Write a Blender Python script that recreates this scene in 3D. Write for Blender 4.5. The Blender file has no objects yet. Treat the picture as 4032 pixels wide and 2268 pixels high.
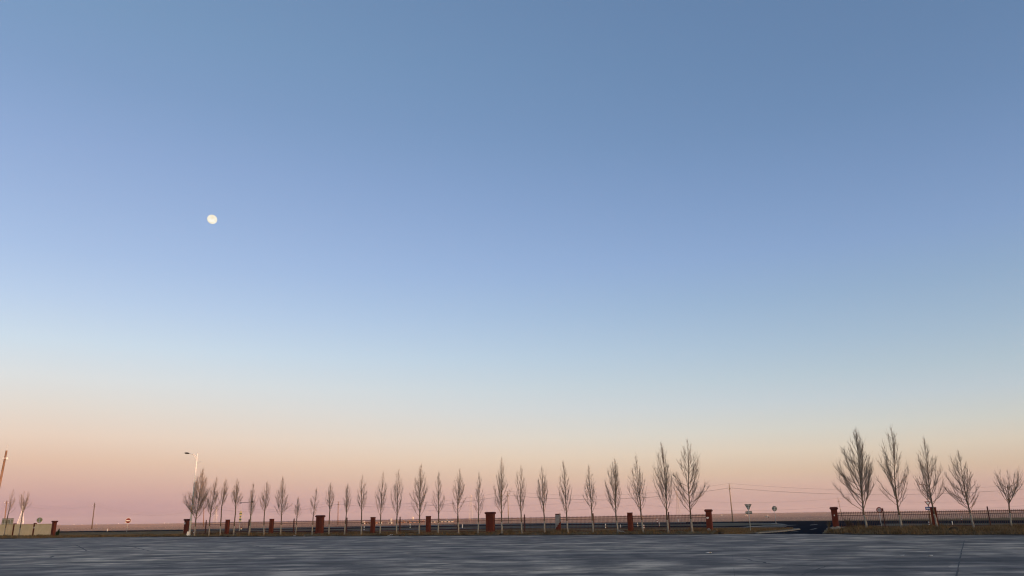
import bpy, bmesh, math, random
from mathutils import Vector, Matrix, noise

scene = bpy.context.scene
COL = scene.collection
R = math.radians

# ------------------------------------------------------------------ camera
# phone main camera, pitched up, rolled a little
FPX, CX, CY = 3028.0, 2016.0, 1134.0          # focal length and centre in photo pixels
PITCH = math.atan((2044.0 - CY) / FPX)
ROLL = 0.0148
EYE = Vector((0, 0, 1.6))
Fv = Vector((0, math.cos(PITCH), math.sin(PITCH)))
U0 = Vector((0, -math.sin(PITCH), math.cos(PITCH)))
R0 = Vector((1, 0, 0))
Rv = R0 * math.cos(ROLL) - U0 * math.sin(ROLL)
Uv = R0 * math.sin(ROLL) + U0 * math.cos(ROLL)
cam = bpy.data.cameras.new('camera')
cam.sensor_fit = 'HORIZONTAL'
cam.sensor_width = 36.0
cam.lens = FPX / 4032.0 * 36.0
cam.clip_start = 0.1
cam.clip_end = 40000
camo = bpy.data.objects.new('camera', cam)
camo.matrix_world = Matrix(((Rv.x, Uv.x, -Fv.x, EYE.x), (Rv.y, Uv.y, -Fv.y, EYE.y),
                            (Rv.z, Uv.z, -Fv.z, EYE.z), (0, 0, 0, 1)))
COL.objects.link(camo)
scene.camera = camo

# ------------------------------------------------------------------ sky and sun
SUN_EL, SUN_AZ = 1.45, 135.0                   # just above the horizon, behind the camera to the right
world = bpy.data.worlds.new('World')
scene.world = world
world.use_nodes = True
wt = world.node_tree
wn, wl = wt.nodes, wt.links
def wmath(op, a, b=None, clamp=False):
    m = wn.new('ShaderNodeMath'); m.operation = op; m.use_clamp = clamp
    for i, v in enumerate((a, b)):
        if v is None: continue
        if isinstance(v, (int, float)): m.inputs[i].default_value = v
        else: wl.new(v, m.inputs[i])
    return m.outputs[0]
tc = wn.new('ShaderNodeTexCoord')
nrm = wn.new('ShaderNodeVectorMath'); nrm.operation = 'NORMALIZE'
wl.new(tc.outputs['Generated'], nrm.inputs[0])
sep = wn.new('ShaderNodeSeparateXYZ'); wl.new(nrm.outputs[0], sep.inputs[0])
zc = wmath('MAXIMUM', sep.outputs[2], 0.0)
hz = wn.new('ShaderNodeCombineXYZ'); wl.new(sep.outputs[0], hz.inputs[0]); wl.new(sep.outputs[1], hz.inputs[1])
hzn = wn.new('ShaderNodeVectorMath'); hzn.operation = 'NORMALIZE'; wl.new(hz.outputs[0], hzn.inputs[0])
dt = wn.new('ShaderNodeVectorMath'); dt.operation = 'DOT_PRODUCT'; wl.new(hzn.outputs[0], dt.inputs[0])
dt.inputs[1].default_value = (-math.sin(R(SUN_AZ)), -math.cos(R(SUN_AZ)), 0)
sfac = wmath('DIVIDE', wmath('SUBTRACT', wmath('MULTIPLY', dt.outputs['Value'], -1.0), 0.1), 0.8, True)
# away from the sun the lookup stays off the pure red rim of the model sky
lift = wmath('MULTIPLY', wmath('SUBTRACT', 1.0, sfac), 0.12)
zl = wmath('ADD', wmath('MULTIPLY', zc, wmath('SUBTRACT', 1.0, lift)), lift)
cmb = wn.new('ShaderNodeCombineXYZ')
wl.new(sep.outputs[0], cmb.inputs[0]); wl.new(sep.outputs[1], cmb.inputs[1]); wl.new(zl, cmb.inputs[2])
nr2 = wn.new('ShaderNodeVectorMath'); nr2.operation = 'NORMALIZE'; wl.new(cmb.outputs[0], nr2.inputs[0])
sky = wn.new('ShaderNodeTexSky'); sky.sky_type = 'NISHITA'; sky.sun_disc = False
sky.sun_elevation = R(SUN_EL); sky.sun_rotation = R(SUN_AZ)
sky.air_density = 1; sky.dust_density = 1; sky.ozone_density = 1
wl.new(nr2.outputs[0], sky.inputs[0])
# belt of Venus and earth shadow: the colour of the air by elevation, away from and across the sun
elf = wmath('DIVIDE', wmath('ARCSINE', zc), R(45), True)
def ramp(stops):
    r = wn.new('ShaderNodeValToRGB')
    cr = r.color_ramp; cr.interpolation = 'LINEAR'
    for i, (e, c) in enumerate(stops):
        el = cr.elements[i] if i < 2 else cr.elements.new(e / 45)
        el.position = e / 45; el.color = (c[0], c[1], c[2], 1)
    wl.new(elf, r.inputs[0])
    return r.outputs[0]
TL = [(0, (0.204, 0.134, 0.28)),
      (1.1, (0.284, 0.176, 0.303)),
      (2.3, (0.381, 0.236, 0.31)),
      (3.9, (0.492, 0.318, 0.332)),
      (5.5, (0.571, 0.404, 0.419)),
      (7.4, (0.592, 0.47, 0.503)),
      (9.2, (0.601, 0.522, 0.586)),
      (11.5, (0.567, 0.546, 0.654)),
      (14.3, (0.51, 0.516, 0.678)),
      (17.4, (0.458, 0.482, 0.673)),
      (20.9, (0.428, 0.459, 0.657)),
      (24.3, (0.401, 0.443, 0.644)),
      (28.8, (0.363, 0.428, 0.612)),
      (33.1, (0.356, 0.44, 0.609)),
      (45, (0.35, 0.44, 0.612))]
TR = [(0, (0.422, 0.278, 0.454)),
      (1.0, (0.506, 0.329, 0.466)),
      (1.9, (0.609, 0.396, 0.484)),
      (2.9, (0.681, 0.483, 0.501)),
      (4.3, (0.767, 0.605, 0.635)),
      (5.7, (0.742, 0.658, 0.74)),
      (7.6, (0.685, 0.667, 0.819)),
      (9.4, (0.63, 0.653, 0.812)),
      (11.6, (0.572, 0.624, 0.82)),
      (14.9, (0.506, 0.585, 0.817)),
      (18.2, (0.466, 0.552, 0.839)),
      (22.6, (0.419, 0.515, 0.79)),
      (26.8, (0.379, 0.488, 0.738)),
      (30.9, (0.367, 0.48, 0.718)),
      (45, (0.36, 0.477, 0.707))]
rl, rr = ramp(TL), ramp(TR)
fac = wmath('POWER', wmath('DIVIDE', wmath('SUBTRACT', dt.outputs['Value'], 0.15), 0.82, True), 1.8)
mixt = wn.new('ShaderNodeMix'); mixt.data_type = 'RGBA'
wl.new(fac, mixt.inputs[0]); wl.new(rr, mixt.inputs[6]); wl.new(rl, mixt.inputs[7])
mul = wn.new('ShaderNodeMix'); mul.data_type = 'RGBA'; mul.blend_type = 'MULTIPLY'; mul.inputs[0].default_value = 1
# the glow round the sun itself, behind the camera, keeps the model's own colour
mixs = wn.new('ShaderNodeMix'); mixs.data_type = 'RGBA'
wl.new(sfac, mixs.inputs[0]); wl.new(mixt.outputs[2], mixs.inputs[6]); mixs.inputs[7].default_value = (1.0, 1.0, 1.0, 1)
wl.new(sky.outputs[0], mul.inputs[6]); wl.new(mixs.outputs[2], mul.inputs[7])
EXPO = math.log2(1 / 0.15)
wn['Background'].inputs[1].default_value = 0.15
wl.new(mul.outputs[2], wn['Background'].inputs[0])

sun = bpy.data.lights.new('sun', 'SUN')
sun.energy = 0.80
sun.color = (1.0, 0.56, 0.36)
sun.angle = R(0.53)
suno = bpy.data.objects.new('sun', sun)
sdir = Vector((math.sin(R(SUN_AZ)) * math.cos(R(SUN_EL)), math.cos(R(SUN_AZ)) * math.cos(R(SUN_EL)), math.sin(R(SUN_EL))))
suno.rotation_euler = sdir.to_track_quat('Z', 'Y').to_euler()
suno.location = (60, -60, 40)
COL.objects.link(suno)

vs = scene.view_settings
vs.view_transform = 'Standard'
try: vs.look = 'None'
except Exception: pass
vs.exposure = EXPO
vs.gamma = 1
vs.use_curve_mapping = False
scene.cycles.use_denoising = True
scene.cycles.use_adaptive_sampling = False
scene.cycles.denoising_prefilter = 'ACCURATE'
scene.cycles.denoising_input_passes = 'RGB_ALBEDO_NORMAL'
scene.cycles.pixel_filter_type = 'BLACKMAN_HARRIS'
scene.cycles.filter_width = 1.15
scene.cycles.max_bounces = 6
scene.cycles.diffuse_bounces = 3
scene.cycles.glossy_bounces = 2
scene.cycles.volume_bounces = 0
scene.render.film_transparent = False

# ------------------------------------------------------------------ measuring the photograph
def ray(x, y): return Fv + Rv * ((x - CX) / FPX) - Uv * ((y - CY) / FPX)
def at(x, y, depth):                            # point seen at a pixel, at a distance ahead
    d = ray(x, y); return EYE + d * (depth / d.y)
def ground(x, y, z=0.0):                        # point of a level surface seen at a pixel
    d = ray(x, y); return EYE + d * ((z - EYE.z) / d.z)
def hor(x): return 2044.0 - ROLL * (x - CX)
# the boundary line of the yard runs straight: s along it, n out of it towards the yard
G = Vector((19.1, 77.0, 0)); E1 = Vector((62.7, -30.0, 0)).normalized(); NN = Vector((E1.y, -E1.x, 0))
if NN.y > 0: NN = -NN
YAW = math.atan2(E1.y, E1.x)
def fence_pt(x, y, n=0.0):                      # pixel -> point in the upright plane n metres in front of the line
    d = ray(x, y); t = (G + NN * n - EYE).dot(NN) / d.dot(NN); return EYE + d * t
def s_of(p): return (Vector((p.x, p.y, 0)) - G).dot(E1)
def n_of(p): return (Vector((p.x, p.y, 0)) - G).dot(NN)
def P(s, n, z=0.0):
    q = G + E1 * s + NN * n; return Vector((q.x, q.y, z))
def smooth(a, b, x):
    t = max(0.0, min(1.0, (x - a) / (b - a))); return t * t * (3 - 2 * t)

# ------------------------------------------------------------------ materials
def mat(name, col, rough=0.9, col2=None, scale=4.0, detail=4.0, bump=0.0, bscale=None, spec=0.3, coord='Object', metal=0.0, col3=None, scale3=0.3, lo=0.35, hi=0.65):
    m = bpy.data.materials.new(name); m.use_nodes = True
    nt = m.node_tree; N, L = nt.nodes, nt.links
    b = N['Principled BSDF']
    b.inputs['Roughness'].default_value = rough
    b.inputs['Specular IOR Level'].default_value = spec
    b.inputs['Metallic'].default_value = metal
    if col2 is None and not bump:
        b.inputs['Base Color'].default_value = (*col, 1); return m
    t = N.new('ShaderNodeTexCoord')
    if coord == 'World':
        g = N.new('ShaderNodeNewGeometry'); vec = g.outputs['Position']
    else: vec = t.outputs[coord]
    def nz(sc, det=detail):
        n = N.new('ShaderNodeTexNoise'); n.inputs['Scale'].default_value = sc
        n.inputs['Detail'].default_value = det; n.inputs['Roughness'].default_value = 0.6
        L.new(vec, n.inputs['Vector']); return n.outputs['Fac']
    def rmp(f, c1, c2):
        r = N.new('ShaderNodeValToRGB'); e = r.color_ramp.elements
        e[0].position = lo; e[1].position = hi; e[0].color = (*c1, 1); e[1].color = (*c2, 1)
        L.new(f, r.inputs[0]); return r.outputs[0]
    out = None
    if col2 is not None:
        out = rmp(nz(scale), col, col2)
        if col3 is not None:
            mx = N.new('ShaderNodeMix'); mx.data_type = 'RGBA'
            L.new(rmp(nz(scale3), (0, 0, 0), (1, 1, 1)), mx.inputs[0]); L.new(out, mx.inputs[6]); mx.inputs[7].default_value = (*col3, 1)
            out = mx.outputs[2]
        L.new(out, b.inputs['Base Color'])
    else: b.inputs['Base Color'].default_value = (*col, 1)
    if bump:
        bp = N.new('ShaderNodeBump'); bp.inputs['Strength'].default_value = 1.0; bp.inputs['Distance'].default_value = bump
        L.new(nz(bscale or scale * 3), bp.inputs['Height']); L.new(bp.outputs[0], b.inputs['Normal'])
    return m

M = {}
M['grass'] = mat('dry_grass_ground', (.070, .050, .027), .95, (.155, .112, .064), 0.9, 6, bump=.10, bscale=3, coord='World', col3=(.10, .085, .045), scale3=.07, spec=.1)
M['soil'] = mat('dark_soil', (.022, .018, .014), .95, (.06, .048, .034), 2.0, 5, bump=.05, bscale=5, coord='World', spec=.1)
M['blade'] = mat('straw_blades', (.075, .052, .026), .9, (.18, .128, .072), .8, 4, coord='World', spec=.1)
M['asphalt'] = mat('fresh_asphalt', (.008, .011, .018), 1.0, (.016, .020, .028), .3, 5, coord='World', spec=.0)
M['oldroad'] = mat('worn_asphalt', (.026, .027, .025), .95, (.055, .054, .048), .15, 5, coord='World', spec=.2)
M['gravel'] = mat('gravel_verge', (.042, .042, .030), .95, (.09, .085, .06), .4, 6, coord='World', spec=.1)
M['line'] = mat('road_paint', (.40, .40, .38), .8, (.22, .22, .21), 1.5, 4, coord='World', spec=.2)
M['kerb'] = mat('kerb_concrete', (.22, .205, .185), .9, (.14, .132, .12), 3, 4, coord='World', spec=.2)
M['brick'] = mat('red_painted_brick', (.075, .014, .008), .9, (.115, .024, .013), 1.3, 6, bump=.006, bscale=18, spec=.15, col3=(.13, .038, .026), scale3=.8)
M['cap'] = mat('red_capping', (.060, .012, .010), .85, (.10, .022, .016), 2.2, 5, spec=.2)
M['plaster'] = mat('grey_cement_render', (.17, .175, .185), .95, (.27, .275, .285), 1.8, 5, bump=.004, spec=.15)
M['rubble'] = mat('pale_sandstone', (.20, .165, .13), .95, (.33, .28, .22), 2.5, 5, bump=.02, spec=.1)
M['iron'] = mat('dark_red_iron', (.045, .010, .008), .6, (.075, .020, .014), 6, 4, spec=.35)
M['cream'] = mat('cream_wall_paint', (.64, .52, .33), .9, (.74, .62, .41), .7, 5, spec=.2, col3=(.54, .43, .26), scale3=.5)
M['bark'] = mat('grey_brown_bark', (.075, .056, .042), .95, (.15, .118, .09), 5, 5, spec=.1)
M['twig'] = mat('brown_twig', (.17, .132, .105), .9, (.27, .215, .175), 1.2, 4, spec=.1)
M['lime'] = mat('whitewash', (.19, .175, .155), .95, (.30, .28, .25), 4, 5, spec=.1)
M['white'] = mat('white_enamel', (.78, .77, .74), .5, (.66, .65, .62), 3, 4, spec=.4)
M['galv'] = mat('galvanised_steel', (.34, .345, .35), .6, (.46, .46, .46), 3, 4, spec=.4, metal=.2)
M['black'] = mat('black_plastic', (.014, .013, .013), .6, (.030, .028, .027), 4, 3)
M['signred'] = mat('sign_red', (.17, .010, .008), .6, (.13, .008, .007), 2, 3)
M['signblue'] = mat('sign_blue', (.014, .035, .20), .6, (.02, .045, .24), 2, 3)
M['signback'] = mat('sign_back_grey', (.13, .14, .12), .7, (.19, .20, .17), 3, 4, spec=.3)
M['signyel'] = mat('sign_yellow', (.62, .50, .09), .6, (.50, .42, .08), 3, 3)
M['signgreen'] = mat('sign_green', (.10, .13, .06), .7, (.16, .19, .09), 3, 3)
M['pole'] = mat('concrete_pole', (.20, .165, .135), .9, (.30, .25, .205), 1.0, 5, spec=.15)
M['polebrown'] = mat('brown_timber_pole', (.16, .095, .062), .9, (.24, .145, .098), 1.2, 5, spec=.15)
M['lattice'] = mat('tower_steel', (.42, .38, .36), .7, (.52, .48, .45), .2, 3, spec=.3)
M['wire'] = mat('wire_aluminium', (.12, .11, .11), .6, (.16, .15, .15), 1, 2)
M['green'] = mat('dark_conifer_needles', (.008, .030, .012), .9, (.022, .060, .024), 6, 4, spec=.1)
M['paper'] = mat('white_paper', (.70, .69, .67), .9, (.55, .54, .52), 8, 3)
M['stone'] = mat('field_stone', (.10, .09, .08), .95, (.20, .18, .155), 5, 4, bump=.01)
M['roofred'] = mat('red_clay_roof', (.25, .085, .055), .9, (.32, .12, .08), .5, 4)
M['roofgrey'] = mat('grey_sheet_roof', (.20, .20, .22), .8, (.28, .28, .30), .4, 4)
M['limewall'] = mat('lime_washed_wall', (.74, .68, .60), .9, (.62, .56, .48), .5, 4)
M['brickwall'] = mat('brick_house_wall', (.34, .19, .13), .9, (.44, .27, .19), .6, 4)
M['mudwall'] = mat('mud_wall', (.22, .12, .075), .95, (.30, .17, .11), .6, 4)
M['dark'] = mat('dark_window_glass', (.02, .02, .025), .2)

# pale straw steppe far off, darker grass near: sun and shade painted into colour too
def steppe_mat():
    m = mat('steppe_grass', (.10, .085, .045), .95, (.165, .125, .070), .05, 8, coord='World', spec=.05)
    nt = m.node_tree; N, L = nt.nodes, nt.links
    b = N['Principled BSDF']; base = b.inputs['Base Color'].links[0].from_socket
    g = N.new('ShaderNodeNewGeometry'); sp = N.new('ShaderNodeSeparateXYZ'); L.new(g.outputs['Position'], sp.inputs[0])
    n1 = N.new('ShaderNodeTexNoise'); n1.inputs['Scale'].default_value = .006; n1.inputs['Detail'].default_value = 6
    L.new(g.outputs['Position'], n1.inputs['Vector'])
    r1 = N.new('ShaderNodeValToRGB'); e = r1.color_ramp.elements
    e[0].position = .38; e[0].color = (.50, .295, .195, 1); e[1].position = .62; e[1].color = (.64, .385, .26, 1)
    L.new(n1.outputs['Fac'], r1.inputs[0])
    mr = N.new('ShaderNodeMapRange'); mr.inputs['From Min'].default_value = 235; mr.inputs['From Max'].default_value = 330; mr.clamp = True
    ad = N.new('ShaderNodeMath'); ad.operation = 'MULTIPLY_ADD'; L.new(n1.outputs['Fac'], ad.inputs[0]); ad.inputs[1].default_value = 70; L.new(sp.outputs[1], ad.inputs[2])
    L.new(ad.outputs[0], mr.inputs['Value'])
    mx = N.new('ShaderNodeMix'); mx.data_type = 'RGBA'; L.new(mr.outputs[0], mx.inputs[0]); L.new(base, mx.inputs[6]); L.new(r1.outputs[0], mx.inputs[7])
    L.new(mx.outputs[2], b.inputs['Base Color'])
    # standing stems: strong fine relief, so that the low sun catches them
    n2 = N.new('ShaderNodeTexNoise'); n2.inputs['Scale'].default_value = 2.0; n2.inputs['Detail'].default_value = 2; L.new(g.outputs['Position'], n2.inputs['Vector'])
    v1 = N.new('ShaderNodeVectorMath'); v1.operation = 'SUBTRACT'; L.new(n2.outputs['Color'], v1.inputs[0]); v1.inputs[1].default_value = (.5, .5, .5)
    v2 = N.new('ShaderNodeVectorMath'); v2.operation = 'SCALE'; L.new(v1.outputs[0], v2.inputs[0]); v2.inputs['Scale'].default_value = 7.0
    v3 = N.new('ShaderNodeVectorMath'); v3.operation = 'ADD'; L.new(v2.outputs[0], v3.inputs[0]); L.new(g.outputs['Normal'], v3.inputs[1])
    v4 = N.new('ShaderNodeVectorMath'); v4.operation = 'NORMALIZE'; L.new(v3.outputs[0], v4.inputs[0]); L.new(v4.outputs[0], b.inputs['Normal'])
    return m
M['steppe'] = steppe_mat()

# worn concrete yard: patches, stains, wheel marks
def lot_mat():
    m = bpy.data.materials.new('worn_concrete_yard'); m.use_nodes = True
    nt = m.node_tree; N, L = nt.nodes, nt.links; b = N['Principled BSDF']
    g = N.new('ShaderNodeNewGeometry'); pos = g.outputs['Position']
    def nz(sc, det, rough=.6, vec=pos):
        n = N.new('ShaderNodeTexNoise'); n.inputs['Scale'].default_value = sc; n.inputs['Detail'].default_value = det
        n.inputs['Roughness'].default_value = rough; L.new(vec, n.inputs['Vector']); return n.outputs['Fac']
    def rm(f, stops):
        r = N.new('ShaderNodeValToRGB'); e = r.color_ramp.elements
        for i, (p, c) in enumerate(stops):
            k = e[i] if i < 2 else e.new(p)
            k.position = p; k.color = (*c, 1)
        L.new(f, r.inputs[0]); return r.outputs[0]
    def mixc(f, a, c, mode='MIX'):
        x = N.new('ShaderNodeMix'); x.data_type = 'RGBA'; x.blend_type = mode
        if isinstance(f, float): x.inputs[0].default_value = f
        else: L.new(f, x.inputs[0])
        L.new(a, x.inputs[6])
        if isinstance(c, tuple): x.inputs[7].default_value = (*c, 1)
        else: L.new(c, x.inputs[7])
        return x.outputs[2]
    base = rm(nz(.50, 7, .58), [(.40, (.095, .088, .083)), (.50, (.185, .166, .146)), (.60, (.315, .278, .236))])
    big = rm(nz(.06, 4, .55), [(.40, (.68, .69, .74)), (.60, (1.20, 1.18, 1.14))])
    c = mixc(1.0, base, big, 'MULTIPLY')
    # laid bays, each poured a slightly different grey
    mp = N.new('ShaderNodeMapping'); L.new(pos, mp.inputs[0]); mp.inputs['Rotation'].default_value = (0, 0, .26)
    br = N.new('ShaderNodeTexBrick'); L.new(mp.outputs[0], br.inputs['Vector'])
    br.inputs['Scale'].default_value = 1; br.inputs['Brick Width'].default_value = 9.0; br.inputs['Row Height'].default_value = 4.5
    br.inputs['Mortar Size'].default_value = .014; br.inputs['Color1'].default_value = (.86, .86, .87, 1); br.inputs['Color2'].default_value = (1.14, 1.13, 1.10, 1)
    br.inputs['Mortar'].default_value = (.55, .55, .58, 1); br.inputs['Mortar Smooth'].default_value = .4; br.inputs['Bias'].default_value = 0
    c = mixc(.75, c, br.outputs['Color'], 'MULTIPLY')
    # dark patches of oil and damp with their own outline
    st = rm(nz(.17, 6, .62), [(.53, (0, 0, 0)), (.60, (1, 1, 1))])
    bw = N.new('ShaderNodeRGBToBW'); L.new(st, bw.inputs[0])
    sm = N.new('ShaderNodeMath'); sm.operation = 'MULTIPLY'; L.new(bw.outputs[0], sm.inputs[0]); sm.inputs[1].default_value = .55
    c = mixc(sm.outputs[0], c, (.072, .064, .060))
    # wheel tracks: long curved faint bands
    wv = N.new('ShaderNodeTexNoise'); wv.inputs['Scale'].default_value = 1.0; wv.inputs['Detail'].default_value = 4
    mp2 = N.new('ShaderNodeMapping'); L.new(pos, mp2.inputs[0]); mp2.inputs['Rotation'].default_value = (0, 0, -.18); mp2.inputs['Scale'].default_value = (.030, .55, 1)
    L.new(mp2.outputs[0], wv.inputs['Vector'])
    c = mixc(1.0, c, rm(wv.outputs['Fac'], [(.42, (.60, .62, .67)), (.50, (1, 1, 1)), (.585, (1.30, 1.28, 1.24))]), 'MULTIPLY')
    # scuffed pale streaks where lorries turn
    mp3 = N.new('ShaderNodeMapping'); L.new(pos, mp3.inputs[0]); mp3.inputs['Rotation'].default_value = (0, 0, .07); mp3.inputs['Scale'].default_value = (.16, .95, 1)
    st3 = N.new('ShaderNodeTexNoise'); st3.inputs['Scale'].default_value = 1.0; st3.inputs['Detail'].default_value = 5; st3.inputs['Roughness'].default_value = .65; L.new(mp3.outputs[0], st3.inputs['Vector'])
    c = mixc(1.0, c, rm(st3.outputs['Fac'], [(.40, (.80, .81, .84)), (.53, (1, 1, 1)), (.60, (1.42, 1.38, 1.34))]), 'MULTIPLY')
    vo = N.new('ShaderNodeTexVoronoi'); vo.inputs['Scale'].default_value = .30; vo.inputs['Randomness'].default_value = 1
    wp = N.new('ShaderNodeVectorMath'); wp.operation = 'MULTIPLY_ADD'; nw = N.new('ShaderNodeTexNoise'); nw.inputs['Scale'].default_value = .7; L.new(pos, nw.inputs['Vector'])
    L.new(nw.outputs['Color'], wp.inputs[0]); wp.inputs[1].default_value = (2.4, 2.4, 0); L.new(pos, wp.inputs[2]); L.new(wp.outputs[0], vo.inputs['Vector'])
    sx_ = N.new('ShaderNodeSeparateColor'); L.new(vo.outputs['Color'], sx_.inputs[0])
    c = mixc(1.0, c, rm(sx_.outputs[0], [(.10, (.76, .77, .80)), (.55, (1, 1, 1)), (.95, (1.20, 1.19, 1.17))]), 'MULTIPLY')
    sp = rm(nz(9, 3), [(.35, (.90, .90, .90)), (.65, (1.08, 1.08, 1.08))])
    c = mixc(1.0, c, sp, 'MULTIPLY')
    L.new(c, b.inputs['Base Color'])
    b.inputs['Roughness'].default_value = .78; b.inputs['Specular IOR Level'].default_value = .25
    bp = N.new('ShaderNodeBump'); bp.inputs['Distance'].default_value = .012; L.new(nz(2.2, 6), bp.inputs['Height']); L.new(bp.outputs[0], b.inputs['Normal'])
    return m
M['lot'] = lot_mat()

# ------------------------------------------------------------------ mesh helpers
class MB:
    def __init__(self): self.v = []; self.f = []
    def add(self, vs, fs):
        o = len(self.v); self.v += [tuple(v) for v in vs]; self.f += [tuple(i + o for i in f) for f in fs]; return self
    def box(self, c, size, ax=None, ay=None, az=None):
        c = Vector(c); ax = Vector(ax or (1, 0, 0)); ay = Vector(ay or (0, 1, 0)); az = Vector(az or (0, 0, 1))
        hx, hy, hz = [s / 2 for s in size]
        vs = [c + ax * (i * hx) + ay * (j * hy) + az * (k * hz) for k in (-1, 1) for j in (-1, 1) for i in (-1, 1)]
        return self.add(vs, [(0, 2, 3, 1), (4, 5, 7, 6), (0, 1, 5, 4), (2, 6, 7, 3), (0, 4, 6, 2), (1, 3, 7, 5)])
    def frustum(self, c0, s0, c1, s1):           # rectangular, level, from (c0,size) up to (c1,size)
        vs = []
        for c, s in ((c0, s0), (c1, s1)):
            for i, j in ((-1, -1), (1, -1), (1, 1), (-1, 1)): vs.append((c[0] + i * s[0] / 2, c[1] + j * s[1] / 2, c[2]))
        return self.add(vs, [(3, 2, 1, 0), (4, 5, 6, 7), (0, 1, 5, 4), (1, 2, 6, 5), (2, 3, 7, 6), (3, 0, 4, 7)])
    def tube(self, pts, rad, n=6, cap=True):
        pts = [Vector(p) for p in pts]
        if isinstance(rad, (int, float)): rad = [rad] * len(pts)
        o = len(self.v); prev = None
        for i, p in enumerate(pts):
            d = (pts[min(i + 1, len(pts) - 1)] - pts[max(i - 1, 0)])
            if d.length < 1e-9: d = Vector((0, 0, 1))
            d.normalize()
            if prev is None:
                a = d.cross(Vector((0.3, 0.9, 0.1)))
                if a.length < .05: a = d.cross(Vector((1, 0, 0)))
            else: a = prev - d * prev.dot(d)
            a.normalize(); prev = a; b = d.cross(a); r = rad[i]
            for k in range(n):
                t = 2 * math.pi * k / n; q = p + a * (r * math.cos(t)) + b * (r * math.sin(t)); self.v.append((q.x, q.y, q.z))
        for i in range(len(pts) - 1):
            for k in range(n):
                k2 = (k + 1) % n
                self.f.append((o + i * n + k, o + i * n + k2, o + (i + 1) * n + k2, o + (i + 1) * n + k))
        if cap and n > 2:
            self.f.append(tuple(o + k for k in range(n))[::-1]); e = o + (len(pts) - 1) * n; self.f.append(tuple(e + k for k in range(n)))
        return self
    def prism(self, poly, d):                    # 3D polygon given a thickness vector
        n = len(poly); d = Vector(d)
        vs = [Vector(p) for p in poly] + [Vector(p) + d for p in poly]
        return self.add(vs, [tuple(range(n))[::-1], tuple(range(n, 2 * n))] + [(i, (i + 1) % n, n + (i + 1) % n, n + i) for i in range(n)])
    def disc(self, c, nrm, r, th, n=28, up=(0, 0, 1)):
        nrm = Vector(nrm).normalized(); a = Vector(up).cross(nrm).normalized(); b = nrm.cross(a)
        return self.prism([Vector(c) + a * (r * math.cos(2 * math.pi * k / n)) + b * (r * math.sin(2 * math.pi * k / n)) for k in range(n)], nrm * th)
    def mesh(self, name, smoothed=False):
        m = bpy.data.meshes.new(name); m.from_pydata(self.v, [], self.f); m.update()
        if smoothed:
            for p in m.polygons: p.use_smooth = True
        return m

def fixn(me):
    bm = bmesh.new(); bm.from_mesh(me); bmesh.ops.recalc_face_normals(bm, faces=bm.faces); bm.to_mesh(me); bm.free()
def obj(name, mb, material, parent=None, label=None, cat=None, group=None, kind=None, smoothed=False, fix=True):
    me = mb.mesh(name, smoothed) if isinstance(mb, MB) else mb
    if fix and isinstance(mb, MB): fixn(me)
    if material is not None and not me.materials: me.materials.append(M[material] if isinstance(material, str) else material)
    o = bpy.data.objects.new(name, me); COL.objects.link(o)
    if parent is not None: o.parent = parent
    tag(o, label, cat, group, kind); return o
def tag(o, label=None, cat=None, group=None, kind=None):
    if label: o['label'] = label
    if cat: o['category'] = cat
    if group: o['group'] = group
    if kind: o['kind'] = kind
    return o
def thing(name, loc, label, cat, group=None, rz=0.0):
    o = bpy.data.objects.new(name, None); COL.objects.link(o); o.location = loc; o.rotation_euler = (0, 0, rz)
    o.empty_display_size = .3
    return tag(o, label, cat, group)
# parts are modelled in world metres; MBL moves them to the thing's own frame (no rotation)
class MBL(MB):
    def __init__(self, org): super().__init__(); self.o = Vector(org)
    def mesh(self, name, smoothed=False):
        self.v = [(x - self.o.x, y - self.o.y, z - self.o.z) for x, y, z in self.v]
        return super().mesh(name, smoothed)

# ------------------------------------------------------------------ the ground
# edge of the concrete yard along the boundary: (s, n)
esn = [(-160, 13.0), (-100, 11.5), (-92, 7.5), (-86, 3.2), (-74, 2.4), (-65, 2.8), (-50, 3.1), (-34, 3.3), (-20, 3.6), (-9.5, 3.5), (-1.6, 3.4), (.8, 2.6),
       (4.6, 2.4), (8.1, 3.2), (10.5, 5.0), (13.2, 7.4), (16.8, 9.2), (20, 10.2), (23.4, 11), (83, 11)]
edge = [P(a, b) for a, b in esn]
def n_edge(s):
    if s <= esn[0][0]: return esn[0][1]
    for (a, b), (c, d) in zip(esn, esn[1:]):
        if s <= c: return b + (d - b) * (s - a) / (c - a)
    return esn[-1][1]

HI = Vector((math.sin(R(SUN_AZ)), math.cos(R(SUN_AZ)), 0))
def terrain_z(x, y):
    q = x * HI.x + y * HI.y                                   # distance towards the sun
    z = -0.06
    z += 15.0 * smooth(90, 260, q) + 6 * smooth(400, 1400, q) * 0   # unseen rise added behind the yard to shade it
    f = smooth(650, 2900, y)
    z += (3.4 + 5.0 * smooth(-500, 900, x)) * f + 1.8 * f * noise.noise((x / 900.0, y / 700.0, 0.3)) + .8 * f * noise.noise((x / 260.0, y / 300.0, 2.3))
    z -= 14 * smooth(3600, 6000, y)
    return z
def grid_axis(stops):
    out = []
    for a, b, n in stops: out += [a + (b - a) * i / n for i in range(n)]
    return out + [stops[-1][1]]
xs = grid_axis([(-6000, -1500, 18), (-1500, -300, 24), (-300, 300, 30), (300, 1500, 24), (1500, 6000, 18)])
ys = grid_axis([(-1800, -500, 12), (-500, 0, 40), (0, 400, 20), (400, 4000, 72), (4000, 6000, 16)])
tb = MB()
tb.v = [(x, y, terrain_z(x, y)) for y in ys for x in xs]
nx = len(xs)
tb.f = [(j * nx + i, j * nx + i + 1, (j + 1) * nx + i + 1, (j + 1) * nx + i) for j in range(len(ys) - 1) for i in range(nx - 1)]
obj('terrain', tb, 'steppe', kind='structure', smoothed=True, fix=False)

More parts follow.
